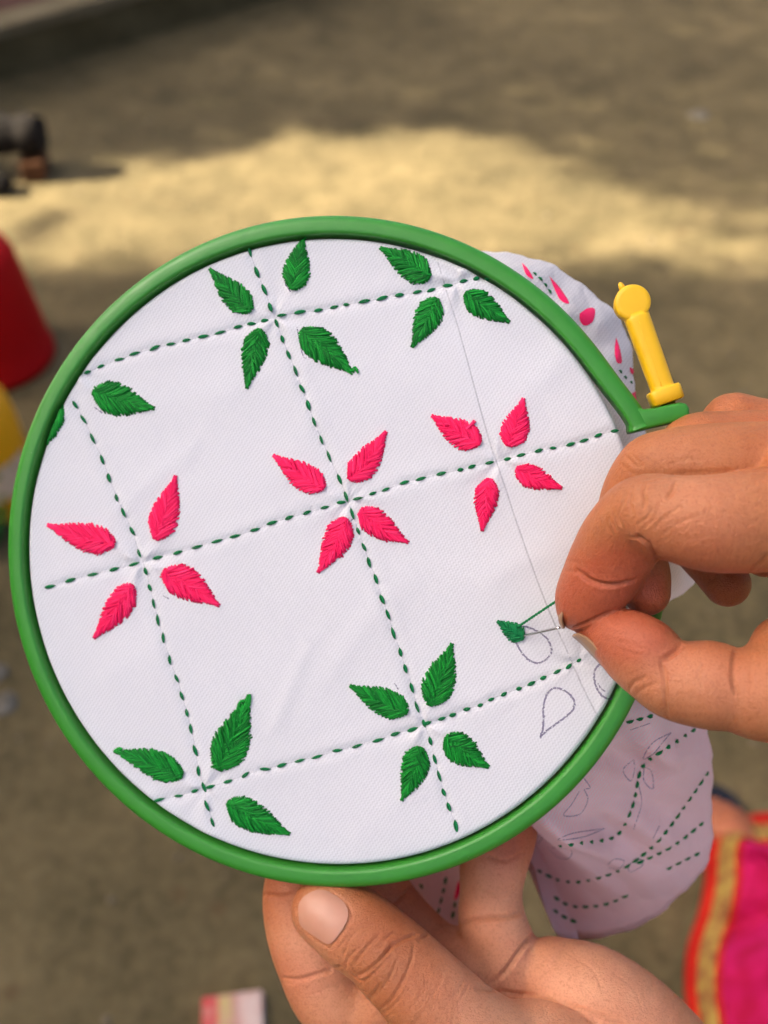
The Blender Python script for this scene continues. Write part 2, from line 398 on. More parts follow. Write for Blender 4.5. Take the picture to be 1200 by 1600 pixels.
# ------------------------------------------------------------------ far small things on the ground
def lathe_obj(name, prof, mat, parent, n=48, noise=0.0):
    V, F = lathe(prof, n); return add_mesh(name, V, F, mat, parent)
tub = empty('plastic_tub', (*ground_at(-8, 560)[:2], 0)); tag(tub, 'red plastic tub standing upside down at the left edge', 'tub')
lathe_obj('tub_wall', [(0.118, 0.012), (0.121, 0.010), (0.125, 0.002), (0.125, 0.020), (0.121, 0.026), (0.118, 0.075), (0.110, 0.17), (0.104, 0.235), (0.096, 0.255), (0.070, 0.262), (0.0005, 0.262)], M['red_plastic'], tub)
lathe_obj('foot_ring', [(0.056, 0.2625), (0.056, 0.269), (0.062, 0.269), (0.062, 0.2623)], M['red_plastic'], tub)
jug = empty('plastic_bottle', (*ground_at(-8, 775)[:2], 0)); tag(jug, 'yellow plastic bottle with a pale label at the left edge', 'bottle')
lathe_obj('bottle_body', [(0.0005, 0.0), (0.076, 0.0), (0.083, 0.006), (0.083, 0.170), (0.080, 0.205), (0.066, 0.240), (0.036, 0.258), (0.032, 0.275)], M['orange_plastic'], jug)
lathe_obj('bottle_cap', [(0.036, 0.268), (0.036, 0.300), (0.032, 0.303), (0.0005, 0.303)], M['orange_plastic'], jug)
t = NT('label_paper'); v = t.coord('Object'); vo = t.n('ShaderNodeTexVoronoi', Scale=36.0); t.l(v, vo.inputs['Vector'])
t.set(Base__Color=t.mix(t.ramp(vo.outputs['Distance'], [(0.25, (1, 1, 1)), (0.36, (0, 0, 0))]), (0.60, 0.42, 0.25), (0.25, 0.22, 0.06)), Roughness=0.6); M['label'] = t.m
lv = []; lf = []
for i in range(25):
    a = R(-75 + i * 3.0)
    for z in (0.055, 0.125): lv.append((0.0838 * math.cos(a), 0.0838 * math.sin(a), z))
for i in range(24): lf.append([2 * i, 2 * i + 2, 2 * i + 3, 2 * i + 1])
add_mesh('paper_label', lv, lf, M['label'], jug)
bowl = empty('plastic_bowl', (*ground_at(-30, 842)[:2], 0)); tag(bowl, 'dark green plastic bowl below the yellow bottle', 'bowl')
lathe_obj('bowl_wall', [(0.0005, 0.0), (0.036, 0.0), (0.042, 0.012), (0.052, 0.045), (0.056, 0.052), (0.053, 0.052), (0.048, 0.044), (0.039, 0.014), (0.0005, 0.006)], M['leaf_plastic'], bowl)

# charred log lying on two bricks
p0 = ground_at(92, 270); lg = empty('charred_log', (p0[0], p0[1], 0)); tag(lg, 'charred black log lying on brown bricks at the upper left', 'log')
P = catmull([(-0.50, -0.01, 0.105), (-0.30, 0.004, 0.107), (-0.12, 0, 0.105), (-0.02, 0.003, 0.105)], 6)
V, F = tube(P, 0.047 + 0.004 * np.sin(np.arange(len(P)) * 1.7), 18); V += rng.normal(0, 0.0015, V.shape)
add_mesh('log_body', V, F, M['char'], lg)
V, F = lathe([(0.0005, 0.0), (0.030, 0.002), (0.043, 0.0)], 18); V = V[:, [2, 0, 1]] + np.array([-0.0175, 0.003, 0.105]); add_mesh('log_end', V, F, M['char'], lg)
for i, (dx, lab) in enumerate(((-0.055, 'brown brick under the burnt end of the black log'), (-0.30, 'brown brick under the far part of the black log'))):
    V, F = box((-0.03, -0.055, 0), (0.03, 0.055, 0.0575)); V += rng.normal(0, 0.002, V.shape)
    b = add_mesh('brick', V, F, M['brick'], None, smooth=False); b.location = (p0[0] + dx, p0[1], 0); b.rotation_euler.z = R(8 + 10 * i); bevel(b, 0.006)
    tag(b, lab, 'brick', 'bricks under the log')
q0 = ground_at(2, 300)
V, F = lathe([(0.0005, 0.0), (0.028, 0.004), (0.036, 0.02), (0.03, 0.036), (0.014, 0.045), (0.0005, 0.047)], 14); V += rng.normal(0, 0.0025, V.shape)
ch = add_mesh('charcoal_lump', V, F, M['char']); ch.location = (q0[0], q0[1], 0); tag(ch, 'small dark charcoal lump below the log at the left edge', 'charcoal')

# printed packet at the bottom edge
t = NT('packet_print'); v = t.coord('Object'); sx = t.n('ShaderNodeSeparateXYZ'); t.l(v, sx.inputs[0])
f = t.math('ADD', t.math('MULTIPLY', sx.outputs[0], 14.0), 0.5)
col = t.ramp(f, [(0.0, (0.55, 0.03, 0.025)), (0.24, (0.55, 0.06, 0.045)), (0.30, (0.50, 0.36, 0.12)), (0.46, (0.50, 0.36, 0.12)), (0.54, (0.45, 0.22, 0.16)), (0.66, (0.62, 0.42, 0.34)), (1.0, (0.60, 0.46, 0.38))])
col = t.mix(t.math('MULTIPLY', t.ramp(t.noise(v, 70, 2), [(0.45, (0, 0, 0)), (0.6, (1, 1, 1))]), 0.5), col, (0.52, 0.25, 0.18))
t.set(Base__Color=col, Roughness=0.4); M['packet'] = t.m
V, F = box((-0.036, -0.055, 0.0), (0.036, 0.055, 0.016)); pk = add_mesh('packet', V, F, M['packet'], None, smooth=False); bevel(pk, 0.003)
pk.location = (*ground_at(366, 1636)[:2], 0.0); pk.rotation_euler.z = R(7); tag(pk, 'small red and cream printed packet on the ground', 'packet')
# paper scraps, grit
for i, (x, y, s, lab) in enumerate(((6, 1100, 0.022, 'white paper scrap on the ground left of the hoop'), (-2, 1052, 0.016, 'smaller white paper scrap left of the hoop, above the other'), (1090, 182, 0.030, 'pale paper scrap on the shaded ground at the upper right'))):
    q = ground_at(x, y); V, F = lathe([(0.0005, 0.010), (s * 0.4, 0.012), (s * 0.8, 0.006), (s, 0.001)], 9); V += rng.normal(0, s * 0.10, V.shape); V[:, 2] = np.abs(V[:, 2]) + 0.001
    o = add_mesh('paper_scrap', V, F, M['paper'], None, smooth=False); o.location = (q[0], q[1], 0); tag(o, lab, 'paper scrap', 'scraps of paper')
mb = MB()
for i in range(420):
    s = 0.002 + 0.006 * rng.random() ** 2
    V, F = lathe([(0.0005, -0.3 * s), (s, 0), (s * 0.8, 0.5 * s), (0.0005, 0.75 * s)], 6); V += rng.normal(0, s * 0.12, V.shape)
    V += np.array([rng.uniform(-1.3, 1.4), rng.uniform(0.2, 3.6), 0]); mb.add(V, F)
gr = mb.build('grit', M['grit']); tag(gr, 'small grit and crumbs scattered over the ground', 'grit', kind='stuff')

# ================================================================== SDF sculpting
class Field:
    def __init__(s, lo, hi, res):
        s.lo = np.array(lo, float); s.res = res
        s.n = (np.ceil((np.array(hi) - s.lo) / res)).astype(int) + 1
        s.a = np.full(s.n, 30.0, np.float32)
    def sub(s, lo, hi):
        i0 = np.clip(np.floor((lo - s.lo) / s.res).astype(int), 0, s.n - 1); i1 = np.clip(np.ceil((hi - s.lo) / s.res).astype(int) + 1, 1, s.n)
        return tuple(slice(a, b) for a, b in zip(i0, i1)), i0, i1
    def chain(s, P, rad, k, squash=None, margin=9.0):
        """tapered capsules along a polyline, one body; joined to what is there with smooth width k"""
        P = np.asarray(P, float); rad = np.asarray(rad, float)
        lo = (P - rad[:, None]).min(0) - margin; hi = (P + rad[:, None]).max(0) + margin
        sl, i0, i1 = s.sub(lo, hi)
        if min(i1 - i0) <= 0: return
        G = np.full(i1 - i0, 30.0, np.float32)
        for j in range(len(P) - 1):
            a, b, ra, rb = P[j], P[j + 1], rad[j], rad[j + 1]
            l2 = np.minimum(a - ra, b - rb) - margin; h2 = np.maximum(a + ra, b + rb) + margin
            s2, j0, j1 = s.sub(l2, h2)
            if min(j1 - j0) <= 0: continue
            X = [((np.arange(j0[d], j1[d]) * s.res + s.lo[d]) - a[d]).astype(np.float32).reshape([-1 if e == d else 1 for e in range(3)]) for d in range(3)]
            ba = (b - a).astype(np.float32); L = float(ba @ ba) + 1e-9
            t = np.clip((X[0] * ba[0] + X[1] * ba[1] + X[2] * ba[2]) / L, 0, 1)
            dx, dy, dz = X[0] - t * ba[0], X[1] - t * ba[1], X[2] - t * ba[2]
            if squash is not None:
                n_, q = squash; n_ = np.asarray(n_, float); n_ = n_ / np.linalg.norm(n_); c = (dx * n_[0] + dy * n_[1] + dz * n_[2]) * (1 / q - 1)
                dx, dy, dz = dx + n_[0] * c, dy + n_[1] * c, dz + n_[2] * c
            d = np.sqrt(dx * dx + dy * dy + dz * dz) - (ra + (rb - ra) * t)
            loc = tuple(slice(u - o, w - o) for u, w, o in zip(j0, j1, i0))
            G[loc] = np.minimum(G[loc], d)
        A_ = s.a[sl]; h = np.maximum(k - np.abs(A_ - G), 0) / k
        s.a[sl] = np.minimum(A_, G) - h * h * k * 0.25
    def like(s): return Field(s.lo, s.lo + (s.n - 1) * s.res - 1e-6, s.res)
    def union(s, o, k):
        h = np.maximum(k - np.abs(s.a - o.a), 0) / k; s.a = np.minimum(s.a, o.a) - h * h * k * 0.25
    def mesh(s, smooth=2):
        f = s.a; I = f < 0; nx, ny, nz = f.shape
        cnt = np.zeros((nx - 1, ny - 1, nz - 1), np.int8)
        for i in (0, 1):
            for j in (0, 1):
                for k in (0, 1): cnt += I[i:nx - 1 + i, j:ny - 1 + j, k:nz - 1 + k]
        cells = np.argwhere((cnt > 0) & (cnt < 8)); idx = np.full(cnt.shape, -1, np.int32); idx[tuple(cells.T)] = np.arange(len(cells))
        S = np.zeros((len(cells), 3)); C = np.zeros(len(cells))
        cv = {}
        for i in (0, 1):
            for j in (0, 1):
                for k in (0, 1): cv[i, j, k] = f[cells[:, 0] + i, cells[:, 1] + j, cells[:, 2] + k]
        for a in cv:
            for d in range(3):
                if a[d]: continue
                b = tuple(1 if e == d else a[e] for e in range(3)); fa, fb = cv[a], cv[b]; m = (fa < 0) != (fb < 0)
                t = np.where(m, fa / np.where(m, fa - fb, 1), 0); p = np.tile(np.array(a, float), (len(cells), 1)); p[:, d] += t
                S[m] += p[m]; C[m] += 1
        V = s.lo + (cells + S / C[:, None]) * s.res
        Q = []
        for d in range(3):
            e, g_ = (d + 1) % 3, (d + 2) % 3
            sl0 = [slice(None)] * 3; sl1 = [slice(None)] * 3; sl0[d] = slice(0, -1); sl1[d] = slice(1, None)
            x = I[tuple(sl0)] != I[tuple(sl1)]; ed = np.argwhere(x)
            ed = ed[(ed[:, e] > 0) & (ed[:, g_] > 0) & (ed[:, e] < f.shape[e] - 1) & (ed[:, g_] < f.shape[g_] - 1)]
            flip = I[tuple(ed.T)]; q = []
            for (de, dg) in ((0, 0), (-1, 0), (-1, -1), (0, -1)):
                c = ed.copy(); c[:, e] += de; c[:, g_] += dg; q.append(idx[tuple(c.T)])
            q = np.stack(q, 1); q[~flip] = q[~flip][:, ::-1]; Q.append(q)
        Q = np.concatenate(Q)
        E = np.concatenate([Q[:, [0, 1]], Q[:, [1, 2]], Q[:, [2, 3]], Q[:, [3, 0]]])
        for it in range(smooth):
            A_ = np.zeros_like(V); n = np.zeros(len(V))
            for c in range(3): A_[:, c] = np.bincount(E[:, 0], V[E[:, 1], c], len(V)) + np.bincount(E[:, 1], V[E[:, 0], c], len(V))
            n = np.bincount(E[:, 0], minlength=len(V)) + np.bincount(E[:, 1], minlength=len(V)); V = V + 0.6 * (A_ / np.maximum(n, 1)[:, None] - V)
        return V, Q
def vnormals(V, Q):
    n = np.cross(V[Q[:, 2]] - V[Q[:, 0]], V[Q[:, 3]] - V[Q[:, 1]]); N = np.zeros_like(V)
    for c in range(4):
        for d in range(3): N[:, d] += np.bincount(Q[:, c], n[:, d], len(V))
    return N / (np.linalg.norm(N, axis=1)[:, None] + 1e-12)
def dir_px(x, y): d = np.array([(x - 600) / FPX, -(y - 800) / FPX, -1.0]); return d / np.linalg.norm(d)
def shoot(bvh, x, y):
    h, n, i, d = bvh.ray_cast(Vector((0, 0, 0)), Vector(dir_px(x, y)))
    return (None, None) if h is None else (np.array(h), np.array(n))
def polydist(V, P):
    best = np.full(len(V), 1e9)
    for a, b in zip(P[:-1], P[1:]):
        ba = b - a; t = np.clip(((V - a) @ ba) / (ba @ ba + 1e-9), 0, 1); best = np.minimum(best, np.linalg.norm(V - a - t[:, None] * ba, axis=1))
    return best
def F_(*pts):                      # finger spec (px, py, depth, r px) -> points and radii in mm
    P = np.array([[*px(a, b, d), r * d / FPX] for a, b, d, r in pts]); Q = catmull(P, 5); return Q[:, :3], Q[:, 3]
def sculpt(name, field, creases, blobs, label, smooth=2):
    V, Q = field.mesh(smooth)
    bvh = BVHTree.FromPolygons(V.tolist(), Q.tolist()); N = vnormals(V, Q)
    D = np.zeros(len(V)); crease_w = np.zeros(len(V))
    for pts, dep, wid in creases:
        P = []
        for a, b in catmull(np.array(pts, float), 4):
            h, n = shoot(bvh, a, b)
            if h is not None: P.append(h)
        if len(P) < 2: continue
        dep, wid = dep * 1.02, wid * 0.68
        P = np.array(P); lo, hi = P.min(0) - 4 * wid, P.max(0) + 4 * wid
        m = np.where(((V > lo) & (V < hi)).all(1))[0]
        if not len(m): continue
        jump = np.linalg.norm(np.diff(P, axis=0), axis=1)
        segs = [P[i:i + 2] for i in range(len(P) - 1) if jump[i] < 6]
        d = np.full(len(m), 1e9); at = np.zeros(len(m))
        for i, sg in enumerate(segs):
            dd = polydist(V[m], sg); u = (i + 0.5) / len(segs); tap = min(1, 4 * min(u, 1 - u) + 0.35)
            at = np.where(dd < d, tap, at); d = np.minimum(d, dd)
        D[m] -= at * dep * np.exp(-(d / wid) ** 2); D[m] += at * 0.12 * dep * np.exp(-((d - 2.0 * wid) / wid) ** 2)
        crease_w[m] = np.maximum(crease_w[m], at * min(1, dep) * np.exp(-(d / (0.8 * wid)) ** 2))
    V = V + N * D[:, None]
    tone = np.zeros((len(V), 3))
    for ch, x, y, d, rr, w in blobs:
        c = px(x, y, d); r = np.linalg.norm((V - c) * np.array([1, 1, 0.6]), axis=1); tone[:, ch] += w * np.exp(-(r / rr) ** 2)
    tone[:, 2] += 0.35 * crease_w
    W = c2w(V); org = W.mean(0)
    o = add_mesh(name, W, Q, M['skin'], None, origin=org)
    ca = o.data.color_attributes.new('tone', 'FLOAT_COLOR', 'POINT')
    ca.data.foreach_set('color', np.concatenate([np.clip(tone, 0, 1), np.ones((len(V), 1))], 1).astype(np.float32).ravel())
    tag(o, label, 'hand')
    return o, BVHTree.FromPolygons(V.tolist(), Q.tolist()), org
def nail_outline(parent, org, bvh, outline, mat, lift=0.22, rings=9):
    O = np.array(outline, float); O = catmull(np.vstack([O, O[:1]]), 4)[:-1]; c = O.mean(0); V = []; F = []; n = len(O)
    for k in range(rings):
        s = 1 - k / rings
        for p in c + (O - c) * s:
            h, nn = shoot(bvh, *p); e = 0.30 + 0.6 * lift * (1 - s ** 4)
            V.append(h + nn * e if h is not None and (not V or abs(h[2] - V[-1][2]) < 4) else V[-1])
    V = np.array(V); 
    for it in range(3): V[n:] = 0.5 * V[n:] + 0.25 * (V[:-n] + np.vstack([V[2 * n:], V[-n:]]))
    V = np.vstack([V, V[-n:].mean(0)])
    for k in range(rings - 1):
        for j in range(n): a = k * n + j; b = k * n + (j + 1) % n; F.append([a, b, b + n, a + n])
    for j in range(n): F.append([(rings - 1) * n + j, (rings - 1) * n + (j + 1) % n, rings * n])
    return add_mesh('fingernail', c2w(V) - org, F, mat, parent)
def nail_loft(parent, org, rows, mat):
    R_ = [catmull(np.array([px(*p) for p in r]), 5) for r in rows]; n = len(R_[0]); V = []; F = []
    rr = []
    for i in range(len(R_) - 1):
        for k in range(4): rr.append(R_[i] + (R_[i + 1] - R_[i]) * k / 4)
    rr.append(R_[-1]); rr = np.array(rr); m = len(rr)
    V = rr.reshape(-1, 3)
    for i in range(m - 1):
        for j in range(n - 1): a = i * n + j; F.append([a, a + 1, a + n + 1, a + n])
    o = add_mesh('fingernail', c2w(V) - org, F, mat, parent); s = o.modifiers.new('thick', 'SOLIDIFY'); s.thickness = 0.0004; s.offset = 0
    return o

# ================================================================== RIGHT HAND (pinching the needle)
def C1(*pts): return [(840 + a / 2.6667, 580 + b / 2.6667) for a, b in pts]
f = Field((38, -92, -268), (150, 50, -168), 0.45)
f.chain(*F_((1262, 800, 213, 84), (1420, 800, 205, 100), (1600, 840, 205, 110), (1900, 900, 210, 120)), k=1)
f.chain(*F_((1268, 725, 219, 80), (1430, 740, 214, 95), (1640, 830, 214, 110)), k=10)
f.chain(*F_((1275, 700, 232, 74), (1430, 740, 228, 90), (1640, 850, 224, 105)), k=10)
f.chain(*F_((1262, 690, 244, 60), (1430, 760, 240, 80), (1640, 870, 232, 100)), k=10)
# little and ring finger, curled down behind
f.chain(*F_((1262, 690, 246, 52), (1180, 664, 246, 43), (1137, 662, 247, 42), (1140, 740, 256, 40), (1170, 830, 262, 36), (1195, 870, 260, 32)), k=1.0)
f.chain(*F_((1275, 705, 237, 66), (1150, 695, 238, 53), (1078, 698, 239, 47), (1062, 760, 248, 44), (1085, 840, 258, 42), (1120, 888, 258, 39), (1136, 912, 256, 36)), k=0.7)
# middle finger
f.chain(*F_((1268, 735, 224, 78), (1120, 727, 226, 66), (1040, 728, 228.5, 57), (1010, 740, 230.5, 52), (985, 790, 234.5, 49), (985, 850, 237, 47), (1002, 895, 236, 44), (1010, 925, 234.5, 37)), k=0.7)
# index finger
f.chain(*F_((1262, 805, 213, 84), (1130, 818, 212, 78), (1060, 811, 213.5, 68), (1005, 801, 217, 59), (965, 832, 224, 53), (942, 868, 229, 50), (928, 898, 231.5, 48), (914, 930, 234, 45), (903, 952, 236, 33)), k=0.7)
f.chain(*F_((985, 868, 224, 36), (968, 890, 226, 36), (960, 898, 227, 34)), k=7)             # pad of the middle joint
f.chain(*F_((938, 920, 230, 38), (925, 942, 232, 36)), k=5)
f2 = f.like()
f2.chain(*F_((1330, 1030, 214, 82), (1215, 1080, 214, 78), (1150, 1078, 216, 65), (1106, 1070, 218, 69), (1055, 1066, 221.5, 59), (1022, 1043, 224.5, 57), (992, 1022, 227, 52), (965, 1002, 230, 42), (941, 988, 232.5, 30), (921, 981, 235, 22)), k=1)
f2.chain(*F_((1012, 1003, 222, 34), (985, 990, 225, 32), (960, 985, 228, 24)), k=6)           # thumb pad
f2.chain(*F_((1330, 1010, 214, 80), (1450, 940, 212, 95), (1620, 880, 210, 100)), k=10)
f2.chain(*F_((1212, 1000, 219, 30), (1238, 985, 219, 34), (1270, 940, 219, 44), (1290, 880, 217, 50)), k=6)
f.union(f2, 0.4)
cre = [([(1199, 737), (1140, 737), (1085, 739), (1035, 743), (1006, 750)], 0.25, 1.0), ([(955, 954), (932, 966), (908, 977), (890, 982)], 0.5, 0.7),
 (C1((165, 830), (215, 868), (270, 888), (330, 890), (400, 872)), 0.9, 0.8),
 (C1((425, 690), (465, 730), (500, 790)), 1.3, 0.9), (C1((470, 720), (430, 700), (380, 690)), 0.3, 0.6),
 (C1((450, 470), (442, 510), (447, 535), (440, 565)), 0.55, 0.55), (C1((575, 460), (560, 500), (540, 525)), 0.45, 0.5),
 (C1((395, 500), (385, 540), (392, 590)), 0.35, 0.5), (C1((362, 540), (335, 600), (355, 650)), 0.35, 0.5), (C1((325, 570), (312, 620), (330, 665)), 0.3, 0.5),
 (C1((300, 600), (292, 640), (312, 680)), 0.25, 0.5), (C1((430, 470), (500, 455), (560, 450)), 0.3, 0.6), (C1((480, 560), (465, 600), (420, 640)), 0.3, 0.5),
 (C1((520, 540), (490, 600), (450, 650)), 0.25, 0.5), (C1((600, 560), (530, 610), (480, 660)), 0.22, 0.5), (C1((680, 600), (600, 630), (520, 680)), 0.2, 0.5),
 (C1((365, 350), (400, 385), (425, 400)), 0.35, 0.5), (C1((395, 350), (425, 380), (440, 400)), 0.25, 0.45), (C1((345, 385), (375, 410), (400, 430)), 0.25, 0.45),
 (C1((600, 1140), (570, 1172), (530, 1198)), 0.8, 0.8), (C1((515, 1200), (528, 1270), (530, 1350), (540, 1440)), 0.5, 0.7), (C1((830, 1150), (820, 1200), (815, 1280), (830, 1340)), 0.55, 0.8),
 (C1((380, 1330), (400, 1300), (450, 1275)), 0.4, 0.6), (C1((395, 1380), (430, 1330), (500, 1300)), 0.25, 0.6), (C1((700, 1200), (670, 1260), (680, 1330)), 0.22, 0.6), (C1((900, 1180), (885, 1240), (890, 1320)), 0.25, 0.6),
 (C1((880, 850), (915, 812), (958, 770)), 0.5, 0.8), (C1((90, 830), (140, 835), (175, 840)), 0.25, 0.5), (C1((120, 790), (180, 800)), 0.2, 0.5),
 (C1((230, 1075), (330, 1090), (450, 1110)), 0.12, 0.4), (C1((250, 1110), (350, 1130), (470, 1160)), 0.12, 0.4), (C1((280, 1150), (380, 1170), (500, 1210)), 0.12, 0.4),
]
for k in range(26):                 # long fine lines running along the back of the two fingers
    x0 = rng.uniform(470, 900); y0 = rng.choice([rng.uniform(240, 400), rng.uniform(470, 760)]); L = rng.uniform(60, 150)
    cre.append((C1((x0, y0), (x0 + L * 0.5, y0 - L * 0.18 + rng.normal(0, 4)), (x0 + L, y0 - L * 0.28 + rng.normal(0, 6))), rng.uniform(0.07, 0.14), 0.45))
blobs = [(1, 905, 945, 230, 10, 0.95), (1, 945, 900, 224, 8, 0.6), (1, 975, 875, 218, 7, 0.7), (1, 1020, 930, 228, 9, 0.9), (1, 960, 985, 224, 9, 0.85), (1, 1010, 1000, 218, 9, 0.5), (1, 1100, 880, 204, 9, 0.45),
         (1, 1140, 915, 250, 12, 0.8), (1, 1130, 1000, 212, 10, 0.35), (0, 1100, 1050, 205, 18, 0.55), (0, 1010, 1020, 214, 12, 0.35), (0, 1080, 720, 205, 12, 0.30), (0, 1090, 800, 198, 12, 0.22),
         (2, 1020, 1110, 214, 10, 0.5), (2, 1000, 765, 212, 8, 0.35), (2, 1120, 1120, 208, 12, 0.4), (2, 1140, 930, 252, 14, 0.9), (2, 1050, 690, 218, 8, .2)]
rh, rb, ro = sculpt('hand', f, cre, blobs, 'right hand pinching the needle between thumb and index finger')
nail_loft(rh, ro, [[(903, 990, 229.5), (918, 997, 227.5), (934, 1014, 226), (944, 1031, 225.5), (949, 1042, 226.5)],
                   [(896, 991, 232), (912, 1003, 230), (928, 1020, 228.5), (940, 1034, 228), (948, 1043, 228)],
                   [(894, 993, 236), (909, 1006, 235.5), (924, 1022, 235), (937, 1036, 234), (947, 1045, 233)]], M['nail_dull'])
nail_loft(rh, ro, [[(884, 942, 231.5), (879, 957, 231), (878, 970, 231.5), (882, 981, 233)], [(879, 945, 235), (874, 958, 235), (874, 971, 235), (879, 982, 236)], [(882, 945, 240), (878, 958, 240), (878, 971, 240), (882, 982, 240)]], M['nail_dull'])

def forearm(parent, org, pts, rad):
    V, F = tube(c2w(catmull(np.array([px(*p) for p in pts]), 6)), np.interp(np.linspace(0, 1, 6 * (len(pts) - 1) + 1), np.linspace(0, 1, len(rad)), rad), 36)
    o = add_mesh('forearm', V - org, F, M['skin'], parent)
    ca = o.data.color_attributes.new('tone', 'FLOAT_COLOR', 'POINT'); ca.data.foreach_set('color', np.tile(np.array([0.15, 0.05, 0.05, 1], np.float32), len(V)))
forearm(rh, ro, [(1610, 850, 214), (1750, 870, 214), (2300, 960, 225), (3000, 1100, 250)], [0.017, 0.025, 0.031, 0.038])
# ================================================================== LEFT HAND (holding the rim from below)
def CB(*pts): return [(400 + a / 4, 1300 + b / 4) for a, b in pts]
def CC(*pts): return [(640 + a / 4.615, 1280 + b / 4.615) for a, b in pts]
f = Field((-40, -215, -330), (132, -72, -215), 0.5)
f.chain(*F_((780, 1505, 282, 60), (850, 1600, 284, 80), (960, 1720, 286, 95), (1120, 1900, 290, 105), (1300, 2100, 295, 105)), k=1)
f.chain(*F_((700, 1525, 284, 60), (790, 1640, 286, 85), (930, 1760, 287, 100), (1120, 1900, 290, 105)), k=14)
f.chain(*F_((600, 1580, 280, 62), (700, 1680, 284, 85), (900, 1790, 287, 100)), k=14)
f3 = f.like()                                                                                     # heel of the hand, little-finger side
f3.chain(*F_((865, 1530, 277, 62), (935, 1575, 275, 88), (1020, 1660, 277, 100), (1120, 1800, 284, 100)), k=1)
f.union(f3, 1.6)
# fingers behind
f.chain(*F_((600, 1600, 284, 66), (525, 1560, 283, 62), (492, 1500, 284, 60), (474, 1440, 286, 60), (470, 1385, 288, 57), (490, 1320, 289, 50), (520, 1270, 288, 42)), k=2.0)
f.chain(*F_((715, 1535, 286, 62), (648, 1472, 289, 56), (598, 1412, 292, 54), (575, 1350, 294, 52), (575, 1290, 293, 48), (600, 1240, 290, 40)), k=2.0)
f.chain(*F_((790, 1512, 281, 62), (770, 1445, 281, 54), (767, 1395, 283, 49), (772, 1345, 285, 53), (786, 1290, 288, 54), (785, 1240, 288, 46), (770, 1195, 287, 38)), k=1.6)
f.chain(*F_((830, 1540, 296, 50), (790, 1470, 308, 40), (770, 1400, 314, 38), (765, 1340, 314, 36)), k=4.0)
f2 = f.like()
f2.chain(*F_((800, 1690, 254, 84), (740, 1628, 252, 78), (674, 1562, 252, 72), (640, 1526, 254, 68), (612, 1499, 256, 66), (590, 1478, 257.5, 63), (555, 1452, 260, 63), (527, 1433, 261.5, 58), (506, 1422, 262.5, 51)), k=1)
f2.chain(*F_((770, 1660, 256, 82), (880, 1700, 262, 98), (1020, 1820, 276, 100)), k=8)            # thenar mound
f2.chain(*F_((860, 1640, 262, 60), (960, 1690, 266, 80)), k=10)
f.union(f2, 0.4)
cre = [
 ([(412, 1398), (440, 1401), (466, 1395)], 0.7, 0.8), ([(434, 1527), (465, 1531), (500, 1521), (532, 1510)], 0.7, 0.8), ([(440, 1535), (470, 1538)], 0.25, 0.5),
 (CB((860, 690), (790, 785), (700, 865), (625, 905)), 0.65, 0.6), (CB((1000, 640), (910, 675), (850, 720), (800, 770)), 0.6, 0.6), (CB((600, 890), (650, 930), (690, 920)), 0.35, 0.5),
 (CB((775, 950), (745, 1000), (695, 1045)), 0.6, 0.55), (CB((975, 800), (920, 930), (850, 1040), (775, 1115)), 0.5, 0.6), (CB((640, 610), (575, 690), (540, 780)), 0.3, 0.5),
 (CB((770, 640), (700, 715), (610, 830)), 0.45, 0.55), (CB((640, 965), (700, 915), (770, 850), (850, 760)), 0.45, 0.5), (CB((700, 1060), (770, 1000), (840, 900), (880, 800)), 0.4, 0.5),
 (CB((560, 620), (640, 600), (720, 590)), 0.25, 0.5), (CB((520, 720), (590, 640), (680, 600)), 0.25, 0.5), (CB((900, 620), (830, 650), (760, 720)), 0.3, 0.5),
 (CB((740, 1150), (830, 1110), (930, 1010)), 0.3, 0.5), (CB((985, 690), (980, 760), (950, 860)), 0.3, 0.5), (CB((560, 860), (570, 800), (620, 740)), 0.3, 0.5), (CB((690, 1000), (640, 980), (610, 940)), 0.3, 0.5),
 (CB((400, 340), (490, 392), (565, 450), (598, 512), (575, 580), (520, 655), (465, 728)), 0.32, 0.6), (CB((465, 728), (385, 685), (320, 635)), 0.3, 0.6),
 (CC((560, 270), (620, 292), (700, 300), (820, 245)), 0.6, 0.7), (CC((500, 510), (600, 550), (680, 545), (770, 490)), 0.5, 0.7), (CC((560, 490), (650, 500), (740, 480)), 0.3, 0.6), (CC((370, 765), (470, 730), (600, 715), (720, 705), (820, 668)), 1.0, 0.9),
 (CC((955, 795), (900, 835), (830, 905), (760, 1000), (680, 1110), (560, 1205)), 0.9, 1.0), (CC((1180, 880), (1100, 950), (1040, 1040), (970, 1110), (870, 1195)), 0.22, 0.9),
 ([(745, 1545), (800, 1552), (870, 1566), (985, 1602)], 0.6, 0.9), ([(615, 1411), (632, 1398), (645, 1384)], 0.7, 0.8), ([(655, 1470), (680, 1452), (698, 1445)], 0.5, 0.8),
 ([(905, 1500), (930, 1520), (945, 1560)], 0.2, 0.6), ([(960, 1520), (990, 1545), (1005, 1580)], 0.15, 0.6),
]
for k in range(16):
    a0 = (rng.uniform(470, 520), rng.uniform(1545, 1590)); cre.append(([a0, (a0[0] + 25, a0[1] - 6), (a0[0] + 50, a0[1] - 16)], 0.08, 0.4))
for k in range(14):
    a0 = (rng.uniform(650, 740), rng.uniform(1520, 1590)); cre.append(([a0, (a0[0] - 8, a0[1] + 18), (a0[0] - 22, a0[1] + 36)], 0.12, 0.4))
